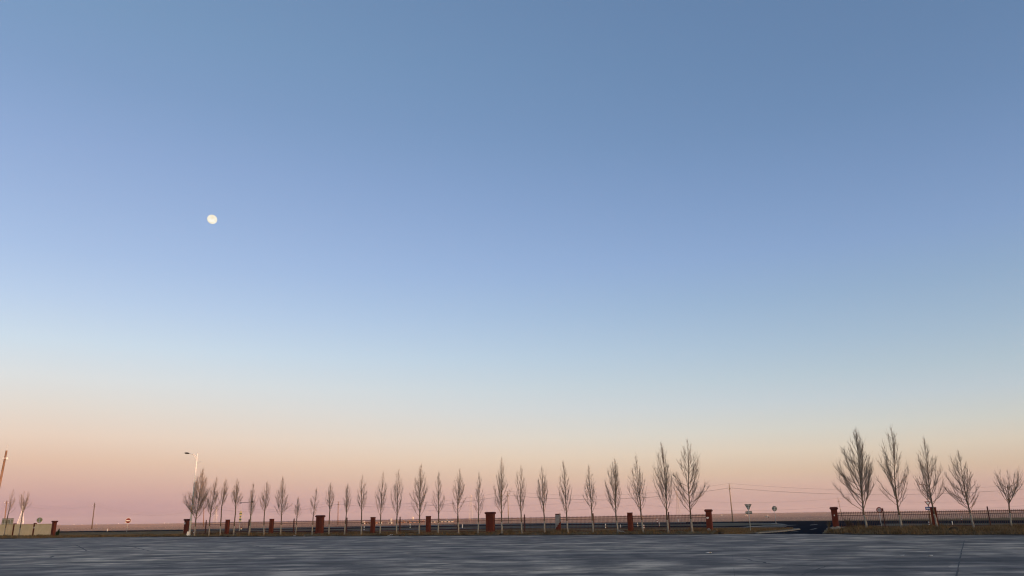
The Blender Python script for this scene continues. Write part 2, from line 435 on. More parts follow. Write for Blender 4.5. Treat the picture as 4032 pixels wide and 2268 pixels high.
def sheet(name, pts, material, kind='structure', parent=None, z=None):
    mb = MB(); pts = [Vector(p) for p in pts]
    if z is not None: pts = [Vector((p.x, p.y, z)) for p in pts]
    mb.v = [tuple(p) for p in pts]; mb.f = [tuple(range(len(pts)))]
    me = mb.mesh(name); bm = bmesh.new(); bm.from_mesh(me)
    bmesh.ops.triangulate(bm, faces=bm.faces); bmesh.ops.recalc_face_normals(bm, faces=bm.faces)
    for f in bm.faces:
        if f.normal.z < 0: f.normal_flip()
    bm.to_mesh(me); bm.free()
    return obj(name, me, material, kind=kind, parent=parent)
lot = sheet('parking_lot', [(p.x, p.y, 0) for p in edge] + [(150, 40, 0), (150, -70, 0), (-190, -70, 0), (-190, 120, 0)], 'lot')

# verge: the grass bank along the boundary; low in the two openings
S_GATE = (s_of(fence_pt(2799, 2095)), s_of(fence_pt(3295, 2090)))
S_GAP = (s_of(fence_pt(215, 2112)), s_of(fence_pt(728, 2106)))
def bank_h(s):
    h = .24 + .10 * smooth(-10, 25, s)
    if s < S_GAP[1]: h = .24 - .16 * smooth(S_GAP[1] + 2, S_GAP[1] - 2, s) + .12 * smooth(S_GAP[0] + 2, S_GAP[0] - 1, s)
    return h
def bank_z(s, n):
    ne = max(1.0, n_edge(s)); h = bank_h(s)
    if n >= 0: z = h * (1 - smooth(.15, 1.0, n / ne))
    else: z = h - (h + .05) * smooth(0, 7, -n)
    nz = noise.noise((s * .7, n * .9, 1.7)) * .05 + noise.noise((s * 2.1, n * 2.3, 5.1)) * .03
    e = smooth(0, .4, ne - n) if n >= 0 else smooth(7.5, 5, -n)
    return z + nz * e - (.02 if n > ne - .05 else 0)
def strip(name, s0, s1, material, n0=-7.5, cols=26, step=.8, over=0.0):
    mb = MB(); k = max(2, int((s1 - s0) / step)); rows = []
    for i in range(k + 1):
        s = s0 + (s1 - s0) * i / k; ne = n_edge(s) + over + .12 * noise.noise((s * .8, 0, 9.1)) + .10 * noise.noise((s * 3.1, 0, 4.1))
        for j in range(cols + 1):
            n = n0 + (ne - n0) * j / cols; p = P(s, n, 0); mb.v.append((p.x, p.y, bank_z(s, n) + .012))
    c = cols + 1
    mb.f = [(i * c + j, i * c + j + 1, (i + 1) * c + j + 1, (i + 1) * c + j) for i in range(k) for j in range(cols)]
    o = obj(name, mb, material, kind='structure', smoothed=True, fix=False)
    for pl in o.data.polygons:
        pass
    if o.data.polygons[0].normal.z < 0: o.data.flip_normals()
    return o
S_L, S_R = esn[0][0], esn[-1][0]
strip('grass_verge', S_L, S_GATE[0] + .7, 'grass')
strip('grass_verge', S_GATE[1] - .9, S_R, 'grass')
# raised dark lip where the grass meets the concrete
def lip(s0, s1):
    mb = MB(); k = int((s1 - s0) / .35)
    for i in range(k + 1):
        s = s0 + (s1 - s0) * i / k; ne = n_edge(s)
        w = .55 + .35 * noise.noise((s * .6, 3, 3)) + .2 * noise.noise((s * 2.6, 1, 3))
        for j in range(5):
            n = ne + .22 + .12 * noise.noise((s * 1.7, 8, 3)) - w * j / 4
            z = max(.006, bank_z(s, min(n, ne)) + .02) + (.055 + .05 * noise.noise((s * 2.3, n, 6))) * math.sin(math.pi * j / 4) + (.0 if j else 0)
            p = P(s, n, z); mb.v.append(tuple(p))
    mb.f = [(i * 5 + j, i * 5 + j + 1, (i + 1) * 5 + j + 1, (i + 1) * 5 + j) for i in range(k) for j in range(4)]
    o = obj('dark_edge', mb, 'soil', kind='structure', smoothed=True, fix=False)
    if o.data.polygons[0].normal.z < 0: o.data.flip_normals()
lip(S_L, S_GAP[0] + 3); lip(S_GAP[1] - 6, S_GATE[0] + .6); lip(S_GATE[1] - .9, S_R)

# roads beyond the fence, measured on the level ground
FAR = [(-300, 2100), (0, 2095.6), (230, 2092.6), (680, 2086.4), (1000, 2079.8), (1400, 2072.2), (1650, 2067.4), (1950, 2062), (2200, 2059),
       (2650, 2055.8), (3000, 2052.6), (3400, 2050.2), (4032, 2048.6), (4400, 2048)]
def fy(x):
    for (a, b), (c, d) in zip(FAR, FAR[1:]):
        if x <= c: return b + (d - b) * (x - a) / (c - a)
    return FAR[-1][1]
def band(name, x0, x1, d0, d1, material, z, step=60):
    k = max(1, int((x1 - x0) / step)); X = [x0 + (x1 - x0) * i / k for i in range(k + 1)]
    f = (lambda d: d) if callable(d0) else (lambda d: (lambda x: d))
    a = d0 if callable(d0) else (lambda x: d0); b = d1 if callable(d1) else (lambda x: d1)
    mb = MB()
    for x in X:
        mb.v.append(tuple(ground(x, fy(x) + a(x), z))); mb.v.append(tuple(ground(x, fy(x) + b(x), z)))
    mb.f = [(2 * i, 2 * i + 1, 2 * i + 3, 2 * i + 2) for i in range(k)]
    o = obj(name, mb, material, kind='structure', fix=False)
    if o.data.polygons[0].normal.z < 0: o.data.flip_normals()
    return o
wid = lambda x: 4.2 + 5.0 * smooth(600, 1400, x) + 2.6 * smooth(2700, 3100, x)
hw = band('highway', -280, 4380, 0, wid, 'asphalt', -.030)
band('road_marking', 720, 2700, 2.4, 3.5, 'line', -.022)
band('gravel_shoulder', 700, 2800, lambda x: wid(x), lambda x: wid(x) + 5.5 * smooth(700, 1100, x), 'gravel', -.028)
band('ramp_road', 760, 2800, lambda x: wid(x) + 5.5 * smooth(700, 1100, x) + .2, lambda x: wid(x) + 10.6 * smooth(700, 1200, x), 'asphalt', -.028)
band('road_marking', 1250, 2450, lambda x: wid(x) + 7.2, lambda x: wid(x) + 8.0, 'line', -.020)
band('gravel_shoulder', 3420, 4300, lambda x: wid(x) - .1, lambda x: wid(x) + 8.5 - 3 * smooth(3600, 3900, x), 'gravel', -.026)
# access road through the gate up to the highway
GZ = -.016
sheet('access_road', [ground(x, y, GZ) for x, y in [(2700, 2105.5), (2860, 2105), (3000, 2104.5), (3160, 2104.5), (3285, 2106), (3310, 2098), (3360, 2086), (3420, 2074), (3470, 2066),
      (3470, 2059), (3300, 2060), (3150, 2061.5), (2980, 2063), (2800, 2066), (2800, 2079), (2700, 2080)]], 'asphalt')
sheet('gravel_island', [ground(x, y, GZ + .012) for x, y in [(2795, 2058.5), (2880, 2059), (2960, 2060), (3040, 2061.8), (3096, 2065.4), (3050, 2067.2), (2980, 2068), (2900, 2070), (2840, 2072), (2795, 2072.5)]], 'gravel')
sheet('paved_island', [ground(x, y, GZ + .010) for x, y in [(2955, 2076.6), (2990, 2071.6), (3050, 2068.6), (3140, 2067.6), (3098, 2070.6), (3095, 2074.5), (3010, 2077.4)]], 'oldroad')
def marking(pts, w, z=GZ + .03):
    q = [ground(x, y, z) for x, y in pts]; mb = MB()
    for i, p in enumerate(q):
        d = (q[min(i + 1, len(q) - 1)] - q[max(i - 1, 0)]).normalized(); n = Vector((-d.y, d.x, 0)) * w / 2
        mb.v += [tuple(p + n), tuple(p - n)]
    mb.f = [(2 * i, 2 * i + 1, 2 * i + 3, 2 * i + 2) for i in range(len(q) - 1)]
    o = obj('road_marking', mb, 'line', kind='structure', fix=False)
    if o.data.polygons[0].normal.z < 0: o.data.flip_normals()
marking([(2805, 2077), (2880, 2077.4), (2930, 2075.8), (2975, 2072.6), (3020, 2070), (3080, 2068), (3138, 2067)], 1.0)
marking([(2960, 2059.2), (3040, 2061.0), (3092, 2064.8)], .8)
for a, b in (((3192, 2084.2), (3214, 2081.6)), ((3190, 2067.5), (3218, 2064.6)), ((3113, 2095), (3142, 2093.6)), ((3240, 2095.3), (3272, 2096.4)), ((3060, 2098.6), (3090, 2098.2))):
    marking([a, b], .28)
# grass island with its kerb
ISL = [(2700, 2079.5), (2850, 2078.8), (2960, 2078.4), (3040, 2079), (3098, 2079.3), (3140, 2080.6), (3147, 2082.2), (3110, 2087), (3050, 2092.4), (2980, 2097), (2900, 2099.6), (2800, 2101), (2700, 2102)]
ip = [ground(x, y, .05) for x, y in ISL]
mb = MB(); mb.prism([(p.x, p.y, .05) for p in ip], (0, 0, -.12)); obj('grass_island', mb, 'grass', kind='structure')
kp = [ground(x, y, .07) for x, y in ISL[4:10]]
mb = MB()
for a, b in zip(kp, kp[1:]):
    d = (b - a); n = Vector((-d.y, d.x, 0)).normalized()
    mb.box((a + b) / 2 - Vector((0, 0, .06)), (d.length + .1, .22, .14), d.normalized(), n, (0, 0, 1))
obj('kerb', mb, 'kerb', kind='structure')

# seams and cracks of the yard
M['seam'] = mat('tar_filled_crack', (.022, .023, .028), .8, (.045, .046, .052), 3, 3, coord='World')
rnd = random.Random(5)
def seam(pts, w=.06, sub=8, jit=.02):
    q = []
    gp = [ground(x, y, .004) for x, y in pts]
    for a, b in zip(gp, gp[1:]):
        for i in range(sub):
            p = a.lerp(b, i / sub); q.append(p + Vector((rnd.uniform(-jit, jit), rnd.uniform(-jit, jit), 0)))
    q.append(gp[-1]); mb = MB()
    for i, p in enumerate(q):
        d = (q[min(i + 1, len(q) - 1)] - q[max(i - 1, 0)]).normalized(); n = Vector((-d.y, d.x, 0)) * (w * rnd.uniform(.5, 1.2) / 2)
        mb.v += [tuple(p + n), tuple(p - n)]
    mb.f = [(2 * i, 2 * i + 1, 2 * i + 3, 2 * i + 2) for i in range(len(q) - 1)]
    o = obj('pavement_crack', mb, 'seam', parent=lot, fix=False)
    if o.data.polygons[0].normal.z < 0: o.data.flip_normals()
seam([(3797, 2128), (3786, 2170), (3776, 2220), (3765, 2275)], .05, jit=.008)
seam([(295, 2145), (312, 2152), (341, 2168)], .12); seam([(470, 2146), (520, 2153), (590, 2169)], .12)
seam([(89, 2196), (140, 2197), (200, 2195), (209, 2190)], .16); seam([(980, 2150), (1060, 2155), (1150, 2159)], .22, jit=.15)
seam([(1340, 2258), (1430, 2245), (1520, 2240), (1640, 2236)], .05); seam([(1560, 2268), (1700, 2256), (1790, 2241)], .05)
seam([(2688, 2264), (2900, 2262), (3080, 2270)], .06); seam([(2930, 2200), (3050, 2222), (3180, 2226)], .1, jit=.1); seam([(1950, 2262), (2080, 2248), (2250, 2242)], .05)
seam([(900, 2262), (1150, 2246), (1300, 2238), (1420, 2216)], .05); seam([(3160, 2262), (3220, 2240), (3260, 2228)], .05)

# ------------------------------------------------------------------ boundary pillars, posts, fence
def frame_box(org, c, size):                       # box in the fence frame relative to org
    pass
def pillar(px, kind, label, group, base_y=2095, w=None, top=None):
    p = fence_pt(px, base_y); s = s_of(p); z0 = bank_z(s, 0) - .12
    if kind == 'open': z0 = -.03
    t = thing('brick_pillar', (p.x, p.y, z0), label, 'pillar', group, YAW)
    w = w or {'plain': .47, 'cap': .50, 'open': .50, 'wide': .95, 'wall': .40}[kind]
    d = {'plain': .33, 'cap': .41, 'open': .41, 'wide': .39, 'wall': .24}[kind]
    h = (top or {'plain': 2.07, 'cap': 2.24, 'open': 2.24, 'wide': 2.39, 'wall': 2.12}[kind]) - z0
    if kind in ('cap', 'open', 'wide'):
        capw = .18
        obj('shaft', MB().frustum((0, 0, 0), (w, d), (0, 0, h - .235), (w, d)), 'brick', t)
        c = MB(); c.frustum((0, 0, h - .235), (w + .06, d + .06), (0, 0, h - .17), (w + capw, d + capw)); c.frustum((0, 0, h - .17), (w + capw, d + capw), (0, 0, h - .07), (w + capw, d + capw)); c.frustum((0, 0, h - .07), (w + capw, d + capw), (0, 0, h), (w + .02, d + .02))
        obj('cap', c, 'cap', t)
        pl = MB(); pl.frustum((0, 0, -.02), (w + .14, d + .14), (0, 0, .26), (w + .12, d + .12)); pl.frustum((0, 0, .26), (w + .12, d + .12), (0, 0, .31), (w + .01, d + .01))
        obj('plinth', pl, 'brick', t)
        if kind == 'wide':
            obj('pilaster', MB().box((-.12, -d / 2 - .012, .31 + (h - .55) / 2), (.07, .03, h - .56)), 'cap', t)
    else:
        obj('shaft', MB().frustum((0, 0, 0), (w, d), (0, 0, h - .07), (w, d)), 'brick', t)
        obj('cap', MB().frustum((0, 0, h - .07), (w + .03, d + .03), (0, 0, h), (w + .03, d + .03)), 'cap', t)
    return t, s, w, d, h, z0
def patch(t, c, size, material='paper', name='paper_notice', label=None):
    x, y, z = c; w, h = size; r = random.Random(int(z * 1000)); pts = []
    for k in range(9):
        a = 2 * math.pi * k / 9; f = r.uniform(.75, 1.1)
        pts.append((x + w / 2 * math.cos(a) * f * 1.15, y, z + h / 2 * math.sin(a) * f * 1.15))
    o = obj(name, MB().prism(pts, (0, -.008, 0)), material, t)
    if label: o['label'] = label

GP = 'brick pillars of the yard fence'
sup = []                                            # supports along the fence: (s, halfwidth, phrase)
def addp(px, kind, label, phrase, **k):
    r = pillar(px, kind, label, GP, **k); sup.append((r[1], r[2] / 2, phrase)); return r
pA = addp(732, 'cap', 'capped red brick pillar with a white notice, just left of the street lamp', 'the capped pillar by the street lamp')
pB = addp(893, 'plain', 'plain flat-topped red pillar, first to the right of the street lamp', 'the lamp\'s first plain pillar')
pC = addp(1067, 'plain', 'plain flat-topped red pillar, second to the right of the street lamp', 'the lamp\'s second plain pillar')
pD = addp(1258, 'wide', 'broad capped red pillar, the smaller looking and left one of the two broad pillars', 'the left broad pillar')
pE = addp(1467, 'plain', 'plain red pillar in front of the far barn, first right of the left broad pillar', 'the pillar before the barn')
pF = addp(1686, 'plain', 'plain red pillar, second to the right of the left broad pillar', 'the plain pillar after it')
pH = addp(1931, 'wide', 'broad capped red pillar near the middle of the picture, the right one of two', 'the right broad pillar')
pI = addp(2199, 'plain', 'pillar faced with peeling grey render, red brick showing at its foot', 'the grey rendered pillar')
pJ = addp(2484, 'plain', 'plain red pillar between the grey rendered pillar and the gate', 'the plain pillar left of the gate')
pK = addp(2797, 'open', 'capped red gate pillar on the left of the opening, white scrap stuck on', 'the left gate pillar', base_y=2100)
pM = addp(3295, 'cap', 'capped red gate pillar on the right of the opening, standing on pale rubble', 'the right gate pillar')
pN = addp(3689, 'plain', 'plain red pillar half hidden by a trunk right of the gate', 'the pillar behind the trunk')
pO = addp(4130, 'plain', 'plain red pillar at the far right edge of the fence', 'the last pillar')
patch(pA[0], (-.12, -pA[3] / 2 - .001, 1.55), (.16, .28)); patch(pK[0], (-.10, -pK[3] / 2 - .001, 1.48), (.22, .17))
patch(pK[0], (-.06, -pK[3] / 2 - .072, .28), (.40, .46), 'plaster', 'bare_render'); patch(pM[0], (.02, -pM[3] / 2 - .001, 1.98), (.26, .06)); patch(pM[0], (-.02, -pM[3] / 2 - .001, 1.32), (.09, .14))
# render on the grey pillar, broken away in steps at the lower right
t, s_, w_, d_, h_, z0_ = pI
fr = [(-.24, .42), (-.20, .50), (-.17, .62), (-.05, .64), (-.02, .80), (.10, .83), (.13, 1.0), (.205, 1.02), (.205, h_ - .10), (-.24, h_ - .10)]
obj('grey_render', MB().prism([(a, -d_ / 2 - .002, b) for a, b in fr], (0, -.022, 0)), 'plaster', t)
sr = [(-.17, 1.02), (-.10, 1.06), (.02, 1.2), (.12, 1.22), (.14, 1.5), (.09, 1.75), (.03, 1.98), (-.17, 2.0)]
obj('grey_render', MB().prism([(w_ / 2 + .002, a, b) for a, b in sr], (.020, 0, 0)), 'plaster', t)
# rubble heap under the right gate pillar
rb = random.Random(3)
hp = P(pM[1], .6, bank_z(pM[1], .6))
heap = thing('rubble_heap', hp, 'pale broken rubble heaped at the foot of the right gate pillar', 'rubble')
for i, (dx, dn, sz) in enumerate(((-.25, .62, .30), (.22, .6, .34), (.58, .55, .26), (-.55, .5, .22), (.05, .85, .20), (.95, .5, .18))):
    c = P(pM[1] + dx, dn, 0); s0 = s_of(c); zz = bank_z(s0, dn)
    bm = bmesh.new(); bmesh.ops.create_icosphere(bm, subdivisions=2, radius=sz)
    for v in bm.verts: v.co = Vector((v.co.x * 1.25, v.co.y * .9, v.co.z * .62)) * (1 + .35 * noise.noise(v.co * 4 + Vector((i * 3.1, 0, 0))))
    me = bpy.data.meshes.new('block'); bm.to_mesh(me); bm.free()
    o = obj('block', me, 'rubble', heap); o.location = Vector((c.x, c.y, zz + sz * .25)) - hp; o.rotation_euler = (0, 0, rb.uniform(0, 6))

GI = 'thin iron posts of the yard fence'
def post(px, base_y, label, phrase):
    p = fence_pt(px, base_y); s = s_of(p); z0 = bank_z(s, 0) - .05
    t = thing('fence_post', (p.x, p.y, z0), label, 'fence post', GI, YAW)
    obj('shaft', MB().box((0, 0, (2.0 - z0) / 2), (.095, .095, 2.0 - z0)), 'iron', t)
    obj('finial', MB().frustum((0, 0, 2.0 - z0), (.12, .12), (0, 0, 2.075 - z0), (.03, .03)), 'iron', t)
    obj('foot', MB().frustum((0, 0, -.02), (.26, .26), (0, 0, .09), (.2, .2)), 'kerb', t)
    sup.append((s, .05, phrase))
for px, by, lab, ph in ((808, 2095, 'thin dark iron post, first to the right of the street lamp', 'the lamp\'s first iron post'),
    (977, 2095, 'thin dark iron post, second to the right of the street lamp', 'the lamp\'s second iron post'),
    (1155, 2095, 'thin dark iron post just left of the left broad pillar', 'the left broad pillar\'s left iron post'),
    (1364, 2093, 'thin dark iron post just right of the left broad pillar', 'the left broad pillar\'s right iron post'),
    (1574, 2092, 'thin dark iron post between the two plain pillars in the middle left', 'the middle left iron post'),
    (1802, 2092, 'thin dark iron post just left of the right broad pillar', 'the right broad pillar\'s left iron post'),
    (2066, 2090, 'thin dark iron post between the right broad pillar and the grey rendered one', 'the iron post left of the grey pillar'),
    (2338, 2090, 'thin dark iron post just right of the grey rendered pillar', 'the iron post right of the grey pillar'),
    (2637, 2089, 'thin dark iron post, the first left of the left gate pillar', 'the iron post left of the gate'),
    (3487, 2083, 'thin dark iron post beside the round speed sign right of the gate', 'the iron post by the speed sign'),
    (3903, 2083, 'thin dark iron post nearest the right edge of the picture', 'the rightmost iron post')):
    post(px, by, lab, ph)
sup.sort()
bar_me = MB(); bar_me.tube([(0, 0, .24), (0, 0, 1.70)], .0130, 5); bar_me.tube([(0, 0, 1.70), (0, 0, 1.735), (0, 0, 1.83)], [.0130, .019, .003], 5, False)
bar_me = bar_me.mesh('bar'); fixn(bar_me); bar_me.materials.append(M['iron'])
for (sa, wa, pa), (sb, wb, pb) in zip(sup, sup[1:]):
    if pa == 'the left gate pillar': continue
    s0, s1 = sa + wa, sb - wb; ln = s1 - s0; c = P((s0 + s1) / 2, 0, 0); dz = 0.0
    t = thing('iron_railing', (c.x, c.y, dz), 'iron railing from %s to %s' % (pa.replace('the ', ''), pb.replace('the ', '')), 'fence', 'railing panels of the yard fence', YAW)
    for z, hh in ((1.69, .046), (1.48, .042), (.55, .042), (.345, .042)):
        obj('rail', MB().box((0, 0, z), (ln - .004, .03, hh)), 'iron', t)
    k = max(3, round(ln / .142))
    for i in range(k):
        o = bpy.data.objects.new('bar', bar_me); COL.objects.link(o); o.parent = t
        o.location = (-ln / 2 + ln * (i + .5) / k, 0, rnd.uniform(-.008, .008)); o.rotation_euler = (rnd.uniform(-.006, .006), rnd.uniform(-.008, .008), 0)

# cream wall at the left
GW = 'brick pillars of the cream wall'
wl_p = [(-60, 'wall', 'red pillar of the cream wall at the left edge of the picture', None), (51, 'wall', 'red pillar of the cream wall beside the leftmost trees', None),
        (131, 'wall', 'red pillar with a pale triangular chip in the cream wall', None), (207, 'cap', 'capped red pillar ending the cream wall', None)]
ws = []
for px, kd, lab, _ in wl_p:
    r = pillar(px, kd, lab, GW, base_y=2112, top=2.34 if kd == 'cap' else 2.06); ws.append(r)
patch(ws[2][0], (.06, -ws[2][3] / 2 - .001, 1.35), (.20, .24))
for k, (a, b) in enumerate(zip(ws, ws[1:])):
    s0, s1 = a[1] + a[2] / 2, b[1] - b[2] / 2; ln = s1 - s0; c = P((s0 + s1) / 2, 0, 0); z0 = bank_z((s0 + s1) / 2, 0) - .1
    t = thing('cream_wall', (c.x, c.y, z0), ('cream painted wall section cut by the left edge of the picture', 'cream wall section with a thin tree before it, second from its end', 'cream wall section next to the wall\'s capped end pillar')[k], 'wall', 'cream wall sections', YAW)
    ht = 1.86 - z0
    obj('panel', MB().box((0, 0, ht / 2 + .07), (ln - .004, .26, ht - .14)), 'cream', t)
    obj('footing', MB().box((0, 0, .02), (ln - .006, .36, .20)), 'soil', t)
    obj('coping', MB().box((0, 0, ht + .03), (ln - .004, .34, .06)), 'cream', t)

# ------------------------------------------------------------------ bare trees
def tree(px, fork, top, left, right, label, seed, n=1.7, group='bare poplars along the fence', dens=1.0, twin=False, vase=False):
    r = random.Random(seed)
    pb = fence_pt(px[0], px[1], n); s = s_of(pb); pb.z = bank_z(s, n) - .06
    pf = fence_pt(fork[0], fork[1], n); pt = fence_pt(top[0], top[1], n)
    H = pt.z - pf.z; HT = pt.z - pb.z
    axis_x = lambda y: fork[0] + (top[0] - fork[0]) * (y - fork[1]) / (top[1] - fork[1])
    mpp = (pf - EYE).length / FPX * .955
    WL = max(.25, (axis_x(left[1]) - left[0]) * mpp); WR = max(.25, (right[0] - axis_x(right[1])) * mpp); WD = (WL + WR) / 2
    vm = max(.22, min(.62, ((fork[1] - left[1]) + (fork[1] - right[1])) / 2 / (fork[1] - top[1])))
    dens *= max(.85, min(1.6, (WL + WR) / H / .42)) if not vase else .72
    t = thing('poplar_tree', pb, label, 'tree', group)
    kx = E1; ky = NN
    bend = [(r.uniform(-.05, .05) * H * .4, r.uniform(-.05, .05) * H * .4) for _ in range(3)]
    def leader(v):
        p = pf.lerp(pt, v); w = math.sin(math.pi * v)
        return p + kx * (bend[0][0] * w * (1 - v)) + ky * (bend[1][0] * w) + kx * (bend[2][0] * .4 * math.sin(2 * math.pi * v))
    rb = .0085 * HT + .024
    lim = .55 if vase else 1.0
    trunk_pts = [pb.lerp(pf, i / 6) + kx * (r.uniform(-.02, .02) if 0 < i < 6 else 0) for i in range(7)]
    tr = [rb * (1.25 if i == 0 else 1.05 - .28 * i / 6) for i in range(7)]
    wash_h = 1.22
    wash = [q for q in trunk_pts if q.z - pb.z < wash_h]; kk = len(wash)
    fr = (wash_h - (wash[-1].z - pb.z)) / max(.01, (trunk_pts[kk].z - wash[-1].z)) if kk < len(trunk_pts) else 0
    cut = wash[-1].lerp(trunk_pts[kk], fr) if kk < len(trunk_pts) else None
    rc = tr[kk - 1] + (tr[kk] - tr[kk - 1]) * fr if cut is not None else 0
    up = MBL(pb); low = MBL(pb)
    if cut is not None:
        low.tube(wash + [cut], tr[:kk] + [rc], 8); ups = [cut] + trunk_pts[kk:]; rus = [rc] + tr[kk:]
    else: low.tube(wash, tr, 8); ups = [trunk_pts[-1]]; rus = [tr[-1]]
    nl = 16; lv = [i / nl for i in range(1, nl + 1) if i / nl <= lim + .001]
    rf = tr[-1]
    def lr(v): return rf * (.80 * (1 - v) ** 1.15 + .05) + .002
    up.tube(ups + [leader(v) for v in lv], rus + [lr(v) for v in lv], 7)
    trunk = obj('trunk', up, 'bark', t, smoothed=True, fix=False)
    obj('whitewashed_base', low, 'lime', trunk, smoothed=True, fix=False)
    cr = MBL(pb)
    def env(v):
        if v < vm: return (.42 + .58 * (v / vm) ** .8)
        u = (v - vm) / (1 - vm); return max(.05, (1 - u) ** (.80 if not vase else .45))
    def lat(a, v, f=1.0):
        a = a - .40 * math.sin(2 * a); cx_, cy_ = math.cos(a), math.sin(a)
        return (kx * ((WR if cx_ > 0 else WL) * cx_) + ky * (WD * .85 * cy_)) * (env(v) * f)
    nb = int((17 + 2.0 * H) * dens * r.uniform(.85, 1.2)); ga = r.uniform(0, 6); opn = r.uniform(.85, 1.15)
    def bez(p0, p1, p2, u): return p0 * ((1 - u) ** 2) + p1 * (2 * u * (1 - u)) + p2 * (u * u)
    def twig(p, d, ln, rad, segs, curl=.22):
        pts = [p]; q = p.copy(); dd = d.copy()
        for i in range(segs):
            dd = (dd + Vector((r.uniform(-.13, .13), r.uniform(-.13, .13), curl * .5 + r.uniform(-.06, .10)))).normalized()
            q = q + dd * (ln / segs); pts.append(q.copy())
        cr.tube(pts, [rad * (1 - .70 * i / segs) for i in range(segs + 1)], 3, False)
        return pts
    def clothe(pts, ln, rad, m, lvl, u0=.18):
        for _ in range(m):
            u = r.uniform(u0, .98); i = min(len(pts) - 2, int(u * (len(pts) - 1))); f = u * (len(pts) - 1) - i
            p = pts[i].lerp(pts[i + 1], f); d = (pts[i + 1] - pts[i]).normalized()
            side = Vector((r.gauss(0, 1), r.gauss(0, 1), r.gauss(0, .3))); side = (side - d * side.dot(d)).normalized()
            dd = (d + side * r.uniform(.22, .58) + Vector((0, 0, .18))).normalized()
            l2 = ln * r.uniform(.5, 1.15) * (1.15 - .5 * u)
            tp = twig(p, dd, l2, rad * (1.05 - .35 * u), 3 if lvl else 2)
            if lvl: clothe(tp, l2 * .62, rad * .66, 3, lvl - 1, .1)
    def limb(v0, v1, ang, f, thick=1.0):
        p0 = leader(v0); axis_tip = pf.lerp(pt, v1)
        tip = axis_tip + lat(ang, v1, f); lt = tip - axis_tip
        p1 = p0 + lt * r.uniform(.52, .74) + (axis_tip - p0) * r.uniform(.26, .40)
        seg = 8; wob = .0035 * H
        pts = [bez(p0, p1, tip, k / seg) + (Vector((r.gauss(0, wob), r.gauss(0, wob), r.gauss(0, wob))) if 0 < k < seg else Vector()) for k in range(seg + 1)]
        ln = sum((b - a).length for a, b in zip(pts, pts[1:]))
        br = min(lr(v0) * .66 * thick, (.0080 + .0072 * ln) * thick)
        cr.tube(pts, [max(.0045, br * (1 - .78 * k / seg)) for k in range(seg + 1)], 4, False)
        clothe(pts, max(.40, min(1.3, ln * .36)), max(.0038, min(.0062, br * .32)), max(6, int(ln * 10 * dens)), 1)
    for k in range(r.randint(1, 3) if not vase else 4):          # strong side leaders
        ga += 2.2 + r.uniform(-.4, .4)
        limb(r.uniform(.02, .35), r.uniform(.62, .88), ga, r.uniform(.8, 1.1), 1.15)
    for i in range(nb):
        v0 = ((i + r.uniform(0, .9)) / nb) ** 1.15 * .86 * (lim if vase else 1)
        ga += 2.399 + r.uniform(-.6, .6)
        grow = r.uniform(.22, .50) * (1 - v0 * .60) * opn
        if vase: grow = r.uniform(.35, .9) * (1 - v0)
        limb(v0, min(.99, v0 + max(.09, grow)), ga, r.uniform(.70, 1.16))
    ld = [leader(v) for v in lv if v > .15]
    clothe(ld, .09 * H + .2, .0065, int(20 * dens), 1, .1)
    twig(leader(lv[-1]), Vector((0, 0, 1)), .05 * H, .006, 2)
    obj('crown', cr, 'twig', t, fix=False)
    return t
